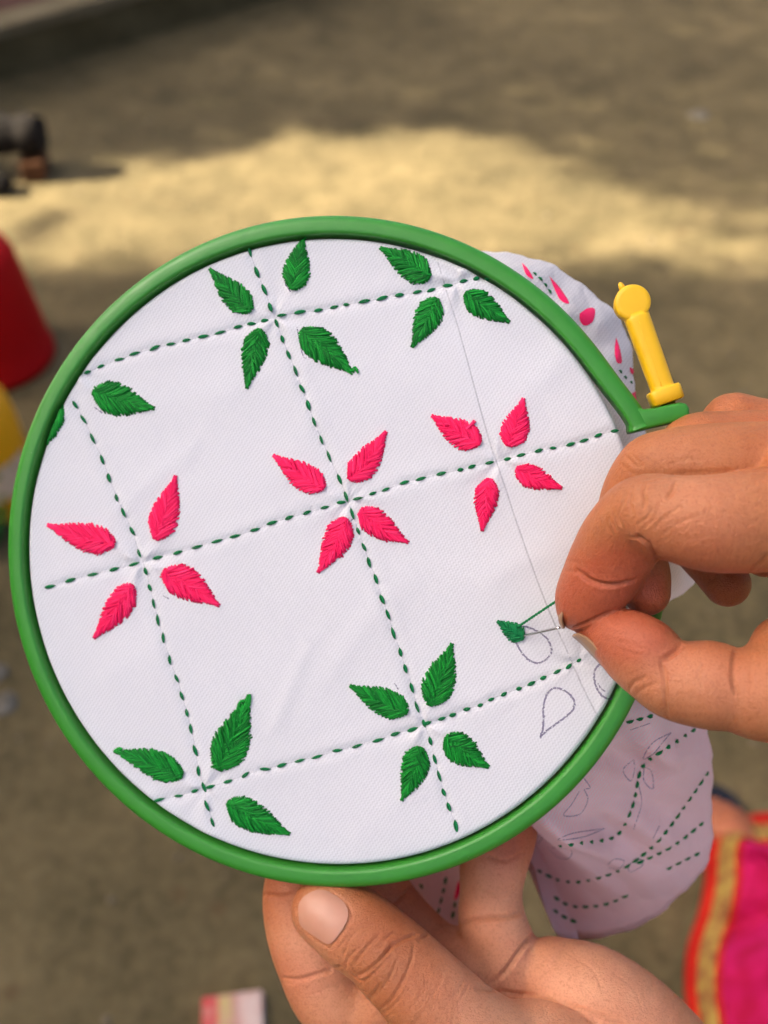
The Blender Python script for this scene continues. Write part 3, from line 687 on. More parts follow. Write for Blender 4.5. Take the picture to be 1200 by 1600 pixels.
blobs = [(0, 760, 1490, 262, 18, 1.0), (0, 860, 1520, 258, 20, 1.0), (0, 960, 1560, 258, 24, 1.0), (0, 1080, 1600, 262, 24, 1.0), (0, 470, 1480, 266, 14, 0.75), (0, 500, 1570, 266, 16, 0.7), (0, 770, 1390, 275, 12, 0.55), (0, 850, 1620, 245, 22, 0.85),
         (0, 520, 1420, 248, 7, 0.5), (0, 690, 1470, 272, 12, .6),
         (1, 720, 1480, 265, 12, 0.35), (1, 800, 1310, 280, 11, 0.9), (1, 430, 1390, 272, 10, 0.6), (1, 445, 1540, 270, 9, 0.5), (1, 640, 1430, 275, 14, 0.6), (1, 620, 1420, 252, 10, 0.35), (1, 1050, 1590, 262, 14, 0.3),
         (2, 600, 1510, 246, 12, 0.55), (2, 660, 1560, 244, 16, 0.35), (2, 740, 1380, 275, 7, 0.5)]
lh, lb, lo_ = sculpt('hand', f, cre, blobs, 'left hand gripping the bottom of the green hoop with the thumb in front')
nail_outline(lh, lo_, lb, [(468, 1430), (468, 1414), (478, 1400), (499, 1391), (520, 1398), (537, 1412), (544, 1427), (540, 1443), (529, 1460), (515, 1474), (499, 1467), (483, 1456), (470, 1444)], M['nail'])

forearm(lh, lo_, [(1090, 1840, 286), (1180, 1950, 290), (1500, 2400, 330), (1900, 2900, 400)], [0.017, 0.025, 0.031, 0.038])
# ================================================================== HOOP
hoop = empty('embroidery_hoop', mw=HW); tag(hoop, 'green plastic embroidery hoop with a yellow tightening screw', 'embroidery hoop')
def ang(x, y): p = hp(x, y); return math.atan2(p[1], p[0])
a_up = ang(984, 676); a_lo = a_up - R(6.5)
def ring(name, prof, a0, a1, n, mat, parent, closed=False, wob=0.0):
    V = []; F = []; m = len(prof)
    for i in range(n if closed else n + 1):
        a = a0 + (a1 - a0) * i / n
        fl = 0.0 if closed else 2.2 * math.exp(-(min(i, n - i) / n * 360 / 7.0) ** 2)
        for r, z in prof: V.append(((r + fl) * math.cos(a), (r + fl) * math.sin(a), z))
    for i in range(n):
        i2 = (i + 1) % n if closed else i + 1
        for k in range(m): F.append([i * m + k, i2 * m + k, i2 * m + (k + 1) % m, i * m + (k + 1) % m])
    if not closed: F += [list(range(m))[::-1], [n * m + k for k in range(m)]]
    return add_mesh(name, np.array(V) * 0.001, F, mat, parent)
def rrect(r0, r1, z0, z1, rad):    # rounded section, radii per corner (inner-top, outer-top, outer-bottom, inner-bottom)
    out = []
    for (cx, cz, q0, rr) in ((r0, z1, 90, rad[0]), (r0, z0, 180, rad[3]), (r1, z0, 270, rad[2]), (r1, z1, 0, rad[1])):
        ox = cx + rr if cx == r0 else cx - rr; oz = cz - rr if cz == z1 else cz + rr
        for k in range(6): a = R(q0 + 18 * k); out.append((ox + rr * math.cos(a), oz + rr * math.sin(a)))
    return out
ring('outer_ring', rrect(84.75, 89.9, -8.5, 0.9, (1.0, 2.6, 2.0, 0.8)), a_up, a_lo + 2 * math.pi, 420, M['green_plastic'], hoop)
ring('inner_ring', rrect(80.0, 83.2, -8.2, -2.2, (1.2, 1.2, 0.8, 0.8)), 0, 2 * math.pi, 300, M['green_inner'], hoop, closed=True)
def lug(a, sgn, name):             # plate standing outwards at the split of the ring
    er = np.array([math.cos(a), math.sin(a)]); et = np.array([-math.sin(a), math.cos(a)]) * sgn
    er0 = er; tw = R(-8); er = np.array([math.cos(a + tw), math.sin(a + tw)]); et = np.array([-math.sin(a + tw), math.cos(a + tw)]) * sgn; off = er0 * 86 - er * 84.5
    V = []; F = []
    prof = [(84.6, -0.15), (85.4, 4.0), (87.0, 6.4), (89.5, 5.0), (92, 4.6), (98, 4.5), (99.8, 3.9), (100.3, 2.4), (99.8, 0.7), (98.8, -0.1)]
    for z in (-8.2, 0.6):
        for r, t in prof: q = er * r + et * t + off; V.append((*q, z))
    n = len(prof); F = [list(range(n))[::-1], [n + k for k in range(n)]] + [[k, (k + 1) % n, n + (k + 1) % n, n + k] for k in range(n)]
    o = add_mesh(name, np.array(V) * 0.001, F, M['green_plastic'], hoop, smooth=True); bevel(o, 0.0008, 3); return o, er, et, off
_, er, et, loff = lug(a_up, 1, 'lug'); lug(a_lo, -1, 'lug')
# screw: axis tangential, through both lugs
scr = empty('tightening_screw'); scr.parent = hoop
base = er * 96.6 + loff; tw = R(6); er, et = er * math.cos(tw) + et * math.sin(tw), et * math.cos(tw) - er * math.sin(tw)
def SP(t, w=0.0, z=0.0): q = base + et * t + er * w; return np.array([q[0], q[1], z - 3.6])
V, F = tube(np.array([SP(t) for t in (-16, -8, 0, 5.2)]), 1.9, 14); add_mesh('bolt', V * 0.001, F, M['bolt'], scr)
V, F = tube(np.array([SP(-13.5), SP(-11.2)]), 4.2, 6); add_mesh('nut', V * 0.001, F, M['bolt'], scr, smooth=False)
scr_ax = et
def prism(rows, name, mat, parent, seg=28, power=2.6, bev=0.0):   # rows: (t, half width, half depth, w offset)
    V = []; F = []
    for t, hw, hd, wo in rows:
        for k in range(seg):
            a = 2 * math.pi * k / seg; c, s = math.cos(a), math.sin(a)
            V.append(SP(t, wo + hw * math.copysign(abs(c) ** (2 / power), c), hd * math.copysign(abs(s) ** (2 / power), s)))
    m = len(rows)
    for i in range(m - 1):
        for k in range(seg): a = i * seg + k; b = i * seg + (k + 1) % seg; F.append([a, b, b + seg, a + seg])
    F += [list(range(seg))[::-1], [(m - 1) * seg + k for k in range(seg)]]
    return add_mesh(name, np.array(V) * 0.001, F, mat, parent)
prism([(5.2, 3.6, 3.6, 0), (5.5, 4.1, 4.0, 0), (8.6, 4.2, 4.0, 0), (9.1, 3.9, 3.8, 0), (9.2, 3.2, 3.2, 0)], 'collar', M['yellow_plastic'], scr, power=5)
rows = [(8.8, 3.15, 3.1, 0)] + [(9 + k * 1.0, 2.95 + 0.012 * k, 2.85, 0.0) for k in range(20)] + [(29.5, 3.2, 2.5, 0)]
prism(rows, 'shaft', M['yellow_plastic'], scr, power=2.8)
V = []; F = []                      # flat round head, its faces towards front and back
hcx = 32.2; n = 40
for z, r in ((-2.4, 4.0), (-2.0, 4.5), (2.0, 4.5), (2.4, 4.15), (2.45, 3.2)):
    for k in range(n): a = 2 * math.pi * k / n; V.append(SP(hcx + r * math.sin(a), r * math.cos(a), z))
for i in range(4):
    for k in range(n): a = i * n + k; b = i * n + (k + 1) % n; F.append([a, b, b + n, a + n])
F += [list(range(n))[::-1], [4 * n + k for k in range(n)]]
add_mesh('head', np.array(V) * 0.001, F, M['yellow_plastic'], scr)
V, F = tube(np.array([SP(36.2, -0.9), SP(37.3, -0.95), SP(38.1, -1.0), SP(38.4, -1.0)]), [0.9, 0.8, 0.55, 0.2], 10); add_mesh('moulding_nub', V * 0.001, F, M['yellow_plastic'], scr)
V, F = tube(np.array([SP(t, -0.5 + 0.01 * t, 2.75) for t in np.linspace(9.5, 27, 12)]), 0.16, 6); add_mesh('seam', V * 0.001, F, M['yellow_plastic'], scr)
for k in range(12):
    V, F = tube(np.array([SP(10 + k * 1.6, 2.55, -1.4), SP(10 + k * 1.6, 2.62, 0), SP(10 + k * 1.6, 2.55, 1.4)]), 0.30, 7); add_mesh('grip_ridge', V * 0.001, F, M['yellow_plastic'], scr)

# ================================================================== EMBROIDERED CLOTH
cloth = empty('embroidered_cloth', mw=HW); tag(cloth, 'white cotton cloth embroidered with pink and green leaves, stretched in the hoop', 'cloth')
H1 = [(134,581),(155,572),(184,561),(208,552),(240,543),(265,537),(289,531),(316,525),(342,519),(370,510),(391,505),(412,500),(439,492),(467,487),(496,484),(521,479),(540,475),(568,470),(596,465),(623,460),(651,455),(673,452),(699,445),(724,438),(744,434),(760,433)]
H2 = [(76,917),(108,907),(143,898),(176,890),(207,882),(243,872),(275,864),(306,855),(337,846),(366,838),(397,828),(424,817),(451,809),(479,801),(507,793),(533,785),(559,779),(582,771),(602,765),(631,754),(657,748),(689,740),(719,734),(737,729),(765,723),(793,717),(814,711),(842,704),(864,700),(892,694),(913,688),(935,680),(961,673)]
H3 = [(247,1251),(277,1245),(303,1237),(328,1230),(355,1222),(382,1212),(413,1203),(439,1197),(467,1190),(494,1184),(526,1174),(557,1167),(590,1158),(617,1148),(644,1141),(667,1131),(690,1124),(707,1118),(729,1109),(750,1103),(767,1094),(787,1086),(811,1077),(830,1069),(849,1060),(871,1050),(889,1042),(905,1033)]
V1 = [(115,632),(128,655),(142,685),(157,718),(168,747),(180,778),(191,801),(204,830),(215,865),(226,893),(232,919),(238,944),(245,970),(254,997),(264,1032),(275,1061),(283,1088),(291,1115),(297,1140),(304,1174),(309,1206),(317,1232),(323,1260),(331,1286)]
V2 = [(389,393),(400,424),(412,452),(422,480),(431,504),(440,529),(450,554),(461,579),(471,607),(481,633),(490,659),(501,687),(513,713),(530,749),(540,776),(550,803),(559,830),(568,855),(576,879),(587,905),(597,937),(606,961),(614,990),(625,1020),(633,1046),(643,1076),(651,1106),(662,1132),(672,1159),(679,1188),(686,1214),(693,1240),(701,1263),(712,1293)]
LINES = [np.array([hp(*p)[:2] for p in L]) for L in (H1, H2, H3, V1, V2)]
CENT = [hp(*p)[:2] for p in ((430, 495), (712, 440), (218, 880), (545, 780), (780, 720), (115, 580), (320, 1232), (663, 1132), (905, 1035))]
WR = [(hp(a, b)[:2], hp(c, d)[:2], w, h) for (a, b, c, d, w, h) in ((480, 1010, 425, 1140, 2.2, 0.22), (905, 470, 960, 560, 3, 0.2), (330, 620, 480, 560, 4, 0.2), (300, 700, 180, 800, 3, 0.18), (640, 900, 520, 1040, 4, 0.2), (880, 560, 800, 640, 4, 0.2), (160, 1060, 320, 960, 5, 0.18), (500, 640, 420, 760, 4, 0.15), (700, 395, 745, 415, 1.4, 0.35), (690, 400, 730, 425, 1.2, 0.3), (560, 1300, 700, 1210, 4, 0.2),
                                                                                                     (930, 1000, 945, 1110, 1.6, 0.25), (770, 900, 860, 860, 4, 0.25))]
FOLD = np.array([hp(*p)[:2] for p in ((678, 391), (700, 462), (720, 527), (750, 637), (768, 700), (783, 743), (813, 833), (853, 943), (887, 1020), (912, 1077), (938, 1128))])
def dist2(XY, P):
    best = np.full(len(XY), 1e9)
    for a, b in zip(P[:-1], P[1:]):
        ba = b - a; t = np.clip(((XY - a) @ ba) / (ba @ ba + 1e-9), 0, 1); best = np.minimum(best, np.linalg.norm(XY - a - t[:, None] * ba, axis=1))
    return best
ph = rng.uniform(0, 6.28, 40)
ENDS = []
STITCH = []
for li, L in enumerate(LINES):
    for i in range(len(L)):
        d = (L[min(i + 1, len(L) - 1)] - L[max(i - 1, 0)]); d /= np.linalg.norm(d)
        gap = min([np.linalg.norm(L[j] - L[i]) for j in (i - 1, i + 1) if 0 <= j < len(L)])
        half = np.clip(gap * 0.32 * rng.uniform(0.75, 1.18), 0.75, 1.7)
        ta = rng.normal(0, 0.10); d = np.array([d[0] * math.cos(ta) - d[1] * math.sin(ta), d[0] * math.sin(ta) + d[1] * math.cos(ta)])
        STITCH.append((L[i], d, half)); ENDS += [L[i] - d * half, L[i] + d * half]
ENDS = np.array(ENDS)
def hgt(XY):                        # height (mm) of the stretched cloth above the hoop plane
    XY = np.atleast_2d(XY); x, y = XY[:, 0], XY[:, 1]; r = np.hypot(x, y); z = np.full(len(x), -0.75)
    for k in range(9):
        a = ph[k]; z += 0.10 * np.sin((x * math.cos(a) + y * math.sin(a)) * (0.05 + 0.025 * k) + ph[k + 10]) / (1 + 0.25 * k)
    for j, c in enumerate(CENT):
        dx, dy = x - c[0], y - c[1]; rr = np.hypot(dx, dy); th = np.arctan2(dy, dx)
        z += np.exp(-(rr / 9.5) ** 2) * (0.34 * np.sin(4 * th + ph[j]) + 0.22 * np.sin(7 * th + ph[j + 9]) + 0.10) * (1 - np.exp(-(rr / 2) ** 2))
    for L in LINES: d = dist2(XY, L); z -= 0.20 * np.exp(-(d / 1.0) ** 2); z += 0.10 * np.exp(-((d - 2.6) / 1.6) ** 2)
    for a, b, w, h in WR: z += 1.4 * h * np.exp(-(dist2(XY, np.array([a, b])) / w) ** 2)
    z -= 0.10 * np.exp(-(dist2(XY, FOLD) / 0.35) ** 2)
    for e in ENDS:
        m = (np.abs(x - e[0]) < 2) & (np.abs(y - e[1]) < 2)
        if m.any(): z[m] -= 0.22 * np.exp(-((x[m] - e[0]) ** 2 + (y[m] - e[1]) ** 2) / 0.45)
    e = np.clip((r - 82.4) / 1.7, 0, 1); z -= (1 - np.sqrt(np.maximum(1 - e * e, 0))) * 2.0
    return z
NS = 900; rad_ = np.concatenate([np.linspace(0.3, 82.2, 184), 82.4 + 1.7 * np.sin(np.linspace(0.05, 0.5 * math.pi, 9))])
th = np.linspace(0, 2 * math.pi, NS, endpoint=False)
XY = (rad_[:, None, None] * np.stack([np.cos(th), np.sin(th)], 1)[None]).reshape(-1, 2)
Z = hgt(XY); Vf = np.concatenate([XY, Z[:, None]], 1)
edge = Vf[-NS:].copy(); edge[:, 2] = -8.3
Vf = np.vstack([Vf, edge]); nr_ = len(rad_) + 1
ii, jj = np.meshgrid(np.arange(nr_ - 1), np.arange(NS), indexing='ij'); a_ = ii * NS + jj; b_ = ii * NS + (jj + 1) % NS
Ff = np.stack([a_, a_ + NS, b_ + NS, b_], -1).reshape(-1, 4)[:, ::1].tolist()
Ff = [list(q) for q in Ff] + [list(range(NS))]
fabric = add_mesh('stretched_fabric', Vf * 0.001, Ff, M['fabric'], cloth)

def strands(mb, P, r, sides=5):
    mb.add(*tube(np.array(P) * 0.001, np.asarray(r) * 0.001, sides))
# running stitches: a few variants of a small twisted two-ply stitch, each placed one by one
variants = []
for vnt in range(6):
    mb = MB(); w = rng.uniform(0.42, 0.55)
    for s in range(2):
        u = np.linspace(-1, 1, 11); tw = u * 1.35 + s * math.pi + rng.uniform(-0.3, 0.3)
        P = np.stack([u, 0.33 * np.cos(tw) * (1 - 0.55 * u ** 2), 0.10 + 0.26 * (1 - u ** 2) + 0.10 * np.sin(tw) * (1 - u ** 2) - 0.25 * np.abs(u) ** 5], 1)
        mb.add(*tube(P * 0.001, 0.001 * w * np.maximum(1 - np.abs(u) ** 2.6, 0.10) * 0.70, 7, flat=0.85))
    me = bpy.data.meshes.new('stitch'); me.from_pydata(mb.verts().tolist(), [], mb.F); me.update(); me.shade_smooth(); me.materials.append(M['stitch_thread']); variants.append(me)
def put_stitch(parent, pos, X, N, half, wid, me, mat=None):
    X = np.array(X) / np.linalg.norm(X); N = np.array(N) - X * np.dot(N, X); N /= np.linalg.norm(N); Y = np.cross(N, X)
    o = bpy.data.objects.new('stitch', me); COL.objects.link(o); o.parent = parent
    m = np.eye(4); m[:3, 0] = X * half; m[:3, 1] = Y * wid; m[:3, 2] = N * wid; m[:3, 3] = np.array(pos) * 0.001
    o.matrix_local = Matrix(m.tolist()); return o
zs = hgt(np.array([s[0] for s in STITCH]))
for (c, d, half), z in zip(STITCH, zs):
    put_stitch(fabric, (c[0], c[1], z + 0.05), (d[0], d[1], 0), (0, 0, 1), half, rng.uniform(0.62, 0.86), variants[rng.integers(6)])

# embroidered leaves: fishbone stitches laid strand by strand over a raised pad
def leaf(tip, base, w, mat, name, bend=0.0, parent=None, seed=0, cut=None, surf=None):
    lr = np.random.default_rng(seed + 100)
    T = hp(*tip)[:2]; B0 = hp(*base)[:2]; ax = T - B0; L = np.linalg.norm(ax); ax /= L; nx_ = np.array([-ax[1], ax[0]]); W = w * 255 / FPX * 0.5
    def prof(t):
        t = np.clip(t, 0, 1); q = np.where(t < 0.33, np.sqrt(np.maximum(1 - ((0.33 - t) / 0.345) ** 2, 0)), np.cos(np.clip((t - 0.33) / 0.65, 0, 1) * math.pi / 2) ** 1.18 * 0.94 + 0.06)
        return W * q
    def pos(t, s): return B0 + ax * (t * L) + nx_ * (s + bend * W * 4 * t * (1 - t))
    mb = MB()
    # pad
    tt = np.linspace(0.03, 0.97, 22); ss = np.linspace(-0.88, 0.88, 9); PV = []
    for t in tt:
        for s in ss: q = pos(t, s * prof(t)); PV.append((q[0], q[1], 0.42 * (1 - s * s) * min(1, prof(t) / W + 0.2)))
    PV = np.array(PV); PV[:, 2] += hgt(PV[:, :2])
    mb.add(PV * 0.001, [[i * 9 + j, i * 9 + j + 1, (i + 1) * 9 + j + 1, (i + 1) * 9 + j] for i in range(21) for j in range(8)])
    n = int(L / 0.46); rows = []
    for i in range(n):
        for sd in (-1, 1):
            t0 = (i + 0.5 * (sd > 0)) / n * 0.98 - 0.14 + lr.normal(0, 0.012)
            t1 = t0 + 0.25 + 0.06 * (1 - t0) + lr.normal(0, 0.018); t1 = min(t1, 1.0)
            if t1 < 0.02: continue
            e = prof(t1) * (1.0 + lr.normal(0, 0.045)) + 0.10
            s0 = -sd * (0.06 + lr.normal(0, 0.13)) * W; t0 = max(t0, -0.005 + 0.3 * max(0, 0.03 - t1)); s1 = sd * e
            if abs(s0) > prof(max(t0, 0.02)): s0 = math.copysign(prof(max(t0, 0.02)) * 0.7, s0)
            u = np.linspace(0, 1, 8)
            tl = t0 + (t1 - t0) * (u ** 0.9); sl = s0 + (s1 - s0) * (u ** 1.12)
            for ply in range(2):
                off = (ply - 0.5) * 0.26
                q = np.array([pos(a, b) for a, b in zip(tl, sl)]); dq = np.gradient(q, axis=0); dq /= np.linalg.norm(dq, axis=1)[:, None]
                q = q + np.stack([-dq[:, 1], dq[:, 0]], 1) * (off * np.cos(u * 5 + lr.uniform(0, 1)))[:, None]
                loc = 1 - (np.abs(sl) / (prof(np.clip(tl, 0.05, 1)) + 0.15)) ** 2
                zz = 0.12 + 0.42 * np.clip(loc, 0, 1) ** 0.6 * min(1, prof(0.5 * (t0 + t1)) / W + 0.25) + 0.10 * np.sin(u * math.pi) + lr.normal(0, 0.05) - 0.25 * (u > 0.97) + 0.06 * ply
                rows.append((q, zz))
    for k_ in range(26):             # fan of stitches that rounds off the base
        a = (k_ / 25 * 2 - 1) * 1.45 + lr.normal(0, 0.03); te = 0.33 - 0.34 * math.cos(a); se = W * math.sin(a) * 0.985
        u = np.linspace(0, 1, 8); t0 = 0.30 + 0.10 * lr.random(); tl = t0 + (te - t0) * u; sl = se * u ** 1.1
        q = np.array([pos(a_, b_) for a_, b_ in zip(tl, sl)]); zz = 0.12 + 0.45 * (1 - u ** 2) + lr.normal(0, 0.04) - 0.2 * (u > 0.97)
        rows.append((q, zz))
    allq = np.concatenate([q for q, _ in rows]); hz = hgt(allq); k = 0
    for q, zz in rows:
        z = hz[k:k + 8] + zz; k += 8; P = np.concatenate([q, z[:, None]], 1)
        if cut is not None:
            if np.hypot(q[:, 0], q[:, 1]).max() > cut: continue
        strands(mb, P, lr.uniform(0.20, 0.27) * np.array([0.8, 1, 1, 1, 1, 1, 0.95, 0.7]))
    if cut is not None and len(mb.V) > 1:
        mb2 = MB(); 
        keep = [j for j in range(len(mb.F))]
    o = mb.build(name, mat, parent or fabric); return o
def partial_pad_fix(o, lim=83.9):   # drop what would lie beyond the rolled edge
    import bmesh
    bm = bmesh.new(); bm.from_mesh(o.data)
    dead = [v for v in bm.verts if math.hypot(v.co.x, v.co.y) > lim * 0.001]
    bmesh.ops.delete(bm, geom=dead, context='VERTS'); bm.to_mesh(o.data); bm.free()
G_, P_ = 'green_thread', 'pink_thread'
LEAVES = [((326,419),(391,486),40,G_,0.05),((472,370),(458,452),43,G_,0.05),((385,607),(405,514),41,G_,-.05),((551,583),(470,516),48,G_,.05),
 ((593,386),(670,435),43,G_,-.1),((643,542),(681,465),41,G_,.1),((796,503),(727,458),38,G_,-.05),
 ((72,820),(178,850),46,P_,.12),((273,743),(243,843),47,P_,-.08),((342,947),(254,894),52,P_,.12),((145,998),(206,914),44,P_,.12),
 ((426,711),(506,763),42,P_,.1),((603,674),(548,751),42,P_,-.12),((638,848),(563,797),41,P_,-.18),((496,895),(541,810),44,P_,.15),
 ((674,649),(750,693),43,P_,.1),((818,622),(795,697),41,P_,-.08),((878,763),(806,734),34,P_,-.05),((753,830),(765,748),35,P_,-.05),
 ((240,638),(145,611),52,G_,-.1),((177,1174),(284,1213),46,G_,-.12),((388,1087),(340,1203),58,G_,-.1),((452,1305),(355,1255),50,G_,-.1),
 ((546,1072),(637,1112),44,G_,.1),((706,1006),(672,1102),48,G_,-.05),((764,1200),(696,1152),47,G_,-.12),((627,1252),(656,1168),43,G_,.15)]
for i, (tp, bs, w, m, bd) in enumerate(LEAVES):
    o = leaf(tp, bs, w, M[m], 'embroidered_leaf', bd, seed=i)
    o['label'] = 'green embroidered leaf' if m == G_ else 'bright pink embroidered leaf'
for i, (tp, bs, w) in enumerate((((50, 712), (93, 632), 36), ((748, 374), (720, 412), 22))):
    o = leaf(tp, bs, w, M[G_], 'embroidered_leaf', 0, seed=60 + i); partial_pad_fix(o); o['label'] = 'green embroidered leaf running under the rim'
o = leaf((777, 971), (818, 998), 27, M['stitch_thread'], 'embroidered_leaf', 0, seed=80); o['label'] = 'unfinished green leaf where the thread comes out'
# stray ends
def stray(pts, mat, r=0.3, z=0.5):
    q = catmull(np.array([hp(*p)[:2] for p in pts]), 4); zz = hgt(q) + z; mb = MB()
    for k in range(2): strands(mb, np.concatenate([q + 0.15 * k, zz[:, None]], 1), np.full(len(q), r * 0.75)); 
    mb.build('thread_end', M[mat], fabric)
stray([(728, 672), (736, 664), (741, 658)], P_, 0.7, 0.5); stray([(370, 1112), (374, 1098), (380, 1096)], G_, 0.55, 0.5); stray([(386, 1108), (389, 1094), (388, 1086)], G_, 0.6, 0.5)
stray([(546, 581), (553, 574), (558, 579)], G_, 0.3, 0.4); stray([(549, 580), (555, 578), (559, 583)], G_, 0.25, 0.5); stray([(190, 1172), (184, 1170), (177, 1175)], G_, 0.4, 0.3); stray([(470, 378), (473, 368), (476, 366)], G_, 0.35, 0.4)
stray([(722, 404), (730, 410), (738, 408)], G_, 0.5, 0.4)
# pencil drawing
def ribbon(pts, w, mat, name, smooth=True, lift=0.05, jit=0.0):
    q = np.array([hp(*p)[:2] for p in pts]); q = catmull(q, 8) if smooth else q
    if jit: q = q + rng.normal(0, jit, q.shape)
    d = np.gradient(q, axis=0); d /= np.linalg.norm(d, axis=1)[:, None] + 1e-9; nn = np.stack([-d[:, 1], d[:, 0]], 1)
    a, b = q + nn * w / 2, q - nn * w / 2; Va = np.concatenate([a, (hgt(a) + lift)[:, None]], 1); Vb = np.concatenate([b, (hgt(b) + lift)[:, None]], 1)
    n = len(q); add_mesh(name, np.vstack([Va, Vb]) * 0.001, [[i, i + 1, n + i + 1, n + i] for i in range(n - 1)], mat, fabric)
for rep in range(2):
    J = 0.10 if rep else 0.03
    ribbon([(812, 979), (826, 981), (841, 988), (853, 997), (861, 1010), (862, 1019), (855, 1030), (842, 1037), (828, 1033), (815, 1020), (806, 1004), (803, 996)], 0.42, M['pencil'], 'pencil_outline', jit=J, lift=0.05 + 0.03 * rep)
    ribbon([(844, 1154), (849, 1137), (849, 1118), (850, 1100), (856, 1084), (866, 1076), (880, 1079), (893, 1089), (898, 1101), (892, 1114), (876, 1127), (858, 1140), (845, 1152)], 0.45, M['pencil'], 'pencil_outline', jit=J, lift=0.05 + 0.03 * rep)
    ribbon([(960, 1044), (948, 1039), (936, 1040), (929, 1051), (930, 1068), (936, 1082), (946, 1091), (960, 1097)], 0.45, M['pencil'], 'pencil_outline', jit=J, lift=0.05 + 0.03 * rep)
ribbon([(934, 1068), (939, 1076), (946, 1081)], 0.4, M['pencil'], 'pencil_outline')
foldpx = [(678, 391), (700, 462), (720, 527), (750, 637), (768, 700), (783, 743), (813, 833), (853, 943), (887, 1020), (912, 1077), (938, 1128)]
ribbon(foldpx, 0.42, M['guide'], 'guide_line')
for L in (H1, H2, H3, V1, V2): ribbon(L, 0.12, M['guide'], 'guide_line')
for pts in ([(463, 510), (472, 553), (478, 560)], [(616, 1068), (622, 1078)], [(444, 443), (453, 455)], [(254, 931), (262, 936)], [(146, 636), (158, 645)], [(548, 814), (551, 810)]): ribbon(pts, 0.35, M['pencil'], 'pencil_outline')

# ---- the rest of the cloth, hanging behind the hoop
SIL = [(600,378,276),(680,376,274),(735,384,273),(770,388,273),(800,396,273),(850,412,274),(900,435,275),(945,466,276),(970,500,277),(986,560,278),(1000,640,280),(1030,740,282),(1068,830,283),(1088,885,283),(1070,924,282),(1035,945,280),(1012,975,277),(1010,1020,276),(1030,1060,277),(1080,1095,280),(1106,1130,283),(1111,1190,290),(1116,1260,298),(1112,1315,305),(1095,1370,311),(1050,1415,316),(1000,1445,320),(950,1466,322),(900,1472,322),(868,1458,320),(849,1408,314),(833,1352,310),(800,1345,316),(770,1400,326),(725,1452,330),(697,1456,330),(668,1420,328),(640,1385,324),(600,1372,320)]
S = catmull(np.array([px(*p) for p in SIL]), 6)
_sl = np.concatenate([[0], np.cumsum(np.linalg.norm(np.diff(S, axis=0), axis=1))]); _o = S - h2c([0, 0, 0]); _o /= np.linalg.norm(_o, axis=1)[:, None]
S = S + _o * (0.9 * np.sin(_sl * 0.17) + 0.35 * np.sin(_sl * 0.53 + 1) + 0.12 * np.sin(_sl * 1.3))[:, None]
SH = (S - HC) @ HM                                    # hoop-local
aS = np.unwrap(np.arctan2(SH[:, 1], SH[:, 0])); nA = len(S); nU = 44
r0 = np.stack([82.6 * np.cos(aS), 82.6 * np.sin(aS), np.full(nA, -8.6)], 1)
back = np.stack([60 * np.cos(aS), 60 * np.sin(aS), np.full(nA, -55.0)], 1); back += (SH - r0) * np.array([0.25, 0.25, 0.6])
DV = []
for i in range(nA):
    s0, s1, s2 = r0[i], SH[i], back[i]; out = s1 - s0; Lr = np.linalg.norm(out[:2])
    deg = math.degrees(aS[i]); deep = min(1, max(0, (-50 - deg) / 14)); c1 = s0 + np.array([out[0] * 0.45, out[1] * 0.45, out[2] * 0.15]); c1 = c1 * (1 - deep) + deep * (s0 * np.array([0.9, 0.9, 1]) + np.array([0, 0, out[2] * 1.5 - 14]))
    for k in range(nU):
        u = k / (nU - 1)
        if u < 0.72:
            v_ = u / 0.72; p = (1 - v_) ** 2 * s0 + 2 * v_ * (1 - v_) * c1 + v_ ** 2 * s1
            amp = (0.15 * Lr + 0.6) * math.sin(v_ * math.pi) ** 1.0
            p = p + np.array([0, 0, 1.0]) * amp * (0.55 * math.sin(aS[i] * 13 + 2.2 * v_ + 0.6) + 0.38 * math.sin(aS[i] * 29 + 4 * v_ + 2.0) + 0.14 * math.sin(aS[i] * 61 - 5 * v_) + 0.16 * math.sin(v_ * 11 + aS[i] * 9) - 0.35)
        else:
            v_ = (u - 0.72) / 0.28; d1 = (s1 - c1); p = s1 + v_ * (s2 - s1) + (v_ * (1 - v_)) * np.array([0, 0, -8.0]) + d1 * 0.25 * v_ * (1 - v_) ** 3 * 2
        DV.append(p)
DV = np.array(DV); DF = [[i * nU + k, i * nU + k + 1, (i + 1) * nU + k + 1, (i + 1) * nU + k] for i in range(nA - 1) for k in range(nU - 1)]
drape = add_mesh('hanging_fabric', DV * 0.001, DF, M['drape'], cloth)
DC = h2c(DV); dbvh = BVHTree.FromPolygons(DC.tolist(), DF)
def on_drape(x, y):
    h, n = shoot(dbvh, x, y)
    if h is None: return None, None
    if n @ h > 0: n = -n
    return (h - HC) @ HM, n @ HM
def drape_line(pts, step=16, half=1.15, wid=0.85):
    q = catmull(np.array(pts, float), 10); sl = np.concatenate([[0], np.cumsum(np.linalg.norm(np.diff(q, axis=0), axis=1))])
    for s in np.arange(4, sl[-1] - 3, step):
        a = [np.interp(s - 3, sl, q[:, k]) for k in (0, 1)]; b = [np.interp(s + 3, sl, q[:, k]) for k in (0, 1)]
        pa, na = on_drape(*a); pb, nb = on_drape(*b)
        if pa is None or pb is None or np.linalg.norm(pb - pa) > 5: continue
        o = put_stitch(drape, (pa + pb) / 2 + na * 0.1, pb - pa, na, half * rng.uniform(0.85, 1.2), wid, variants[rng.integers(6)])
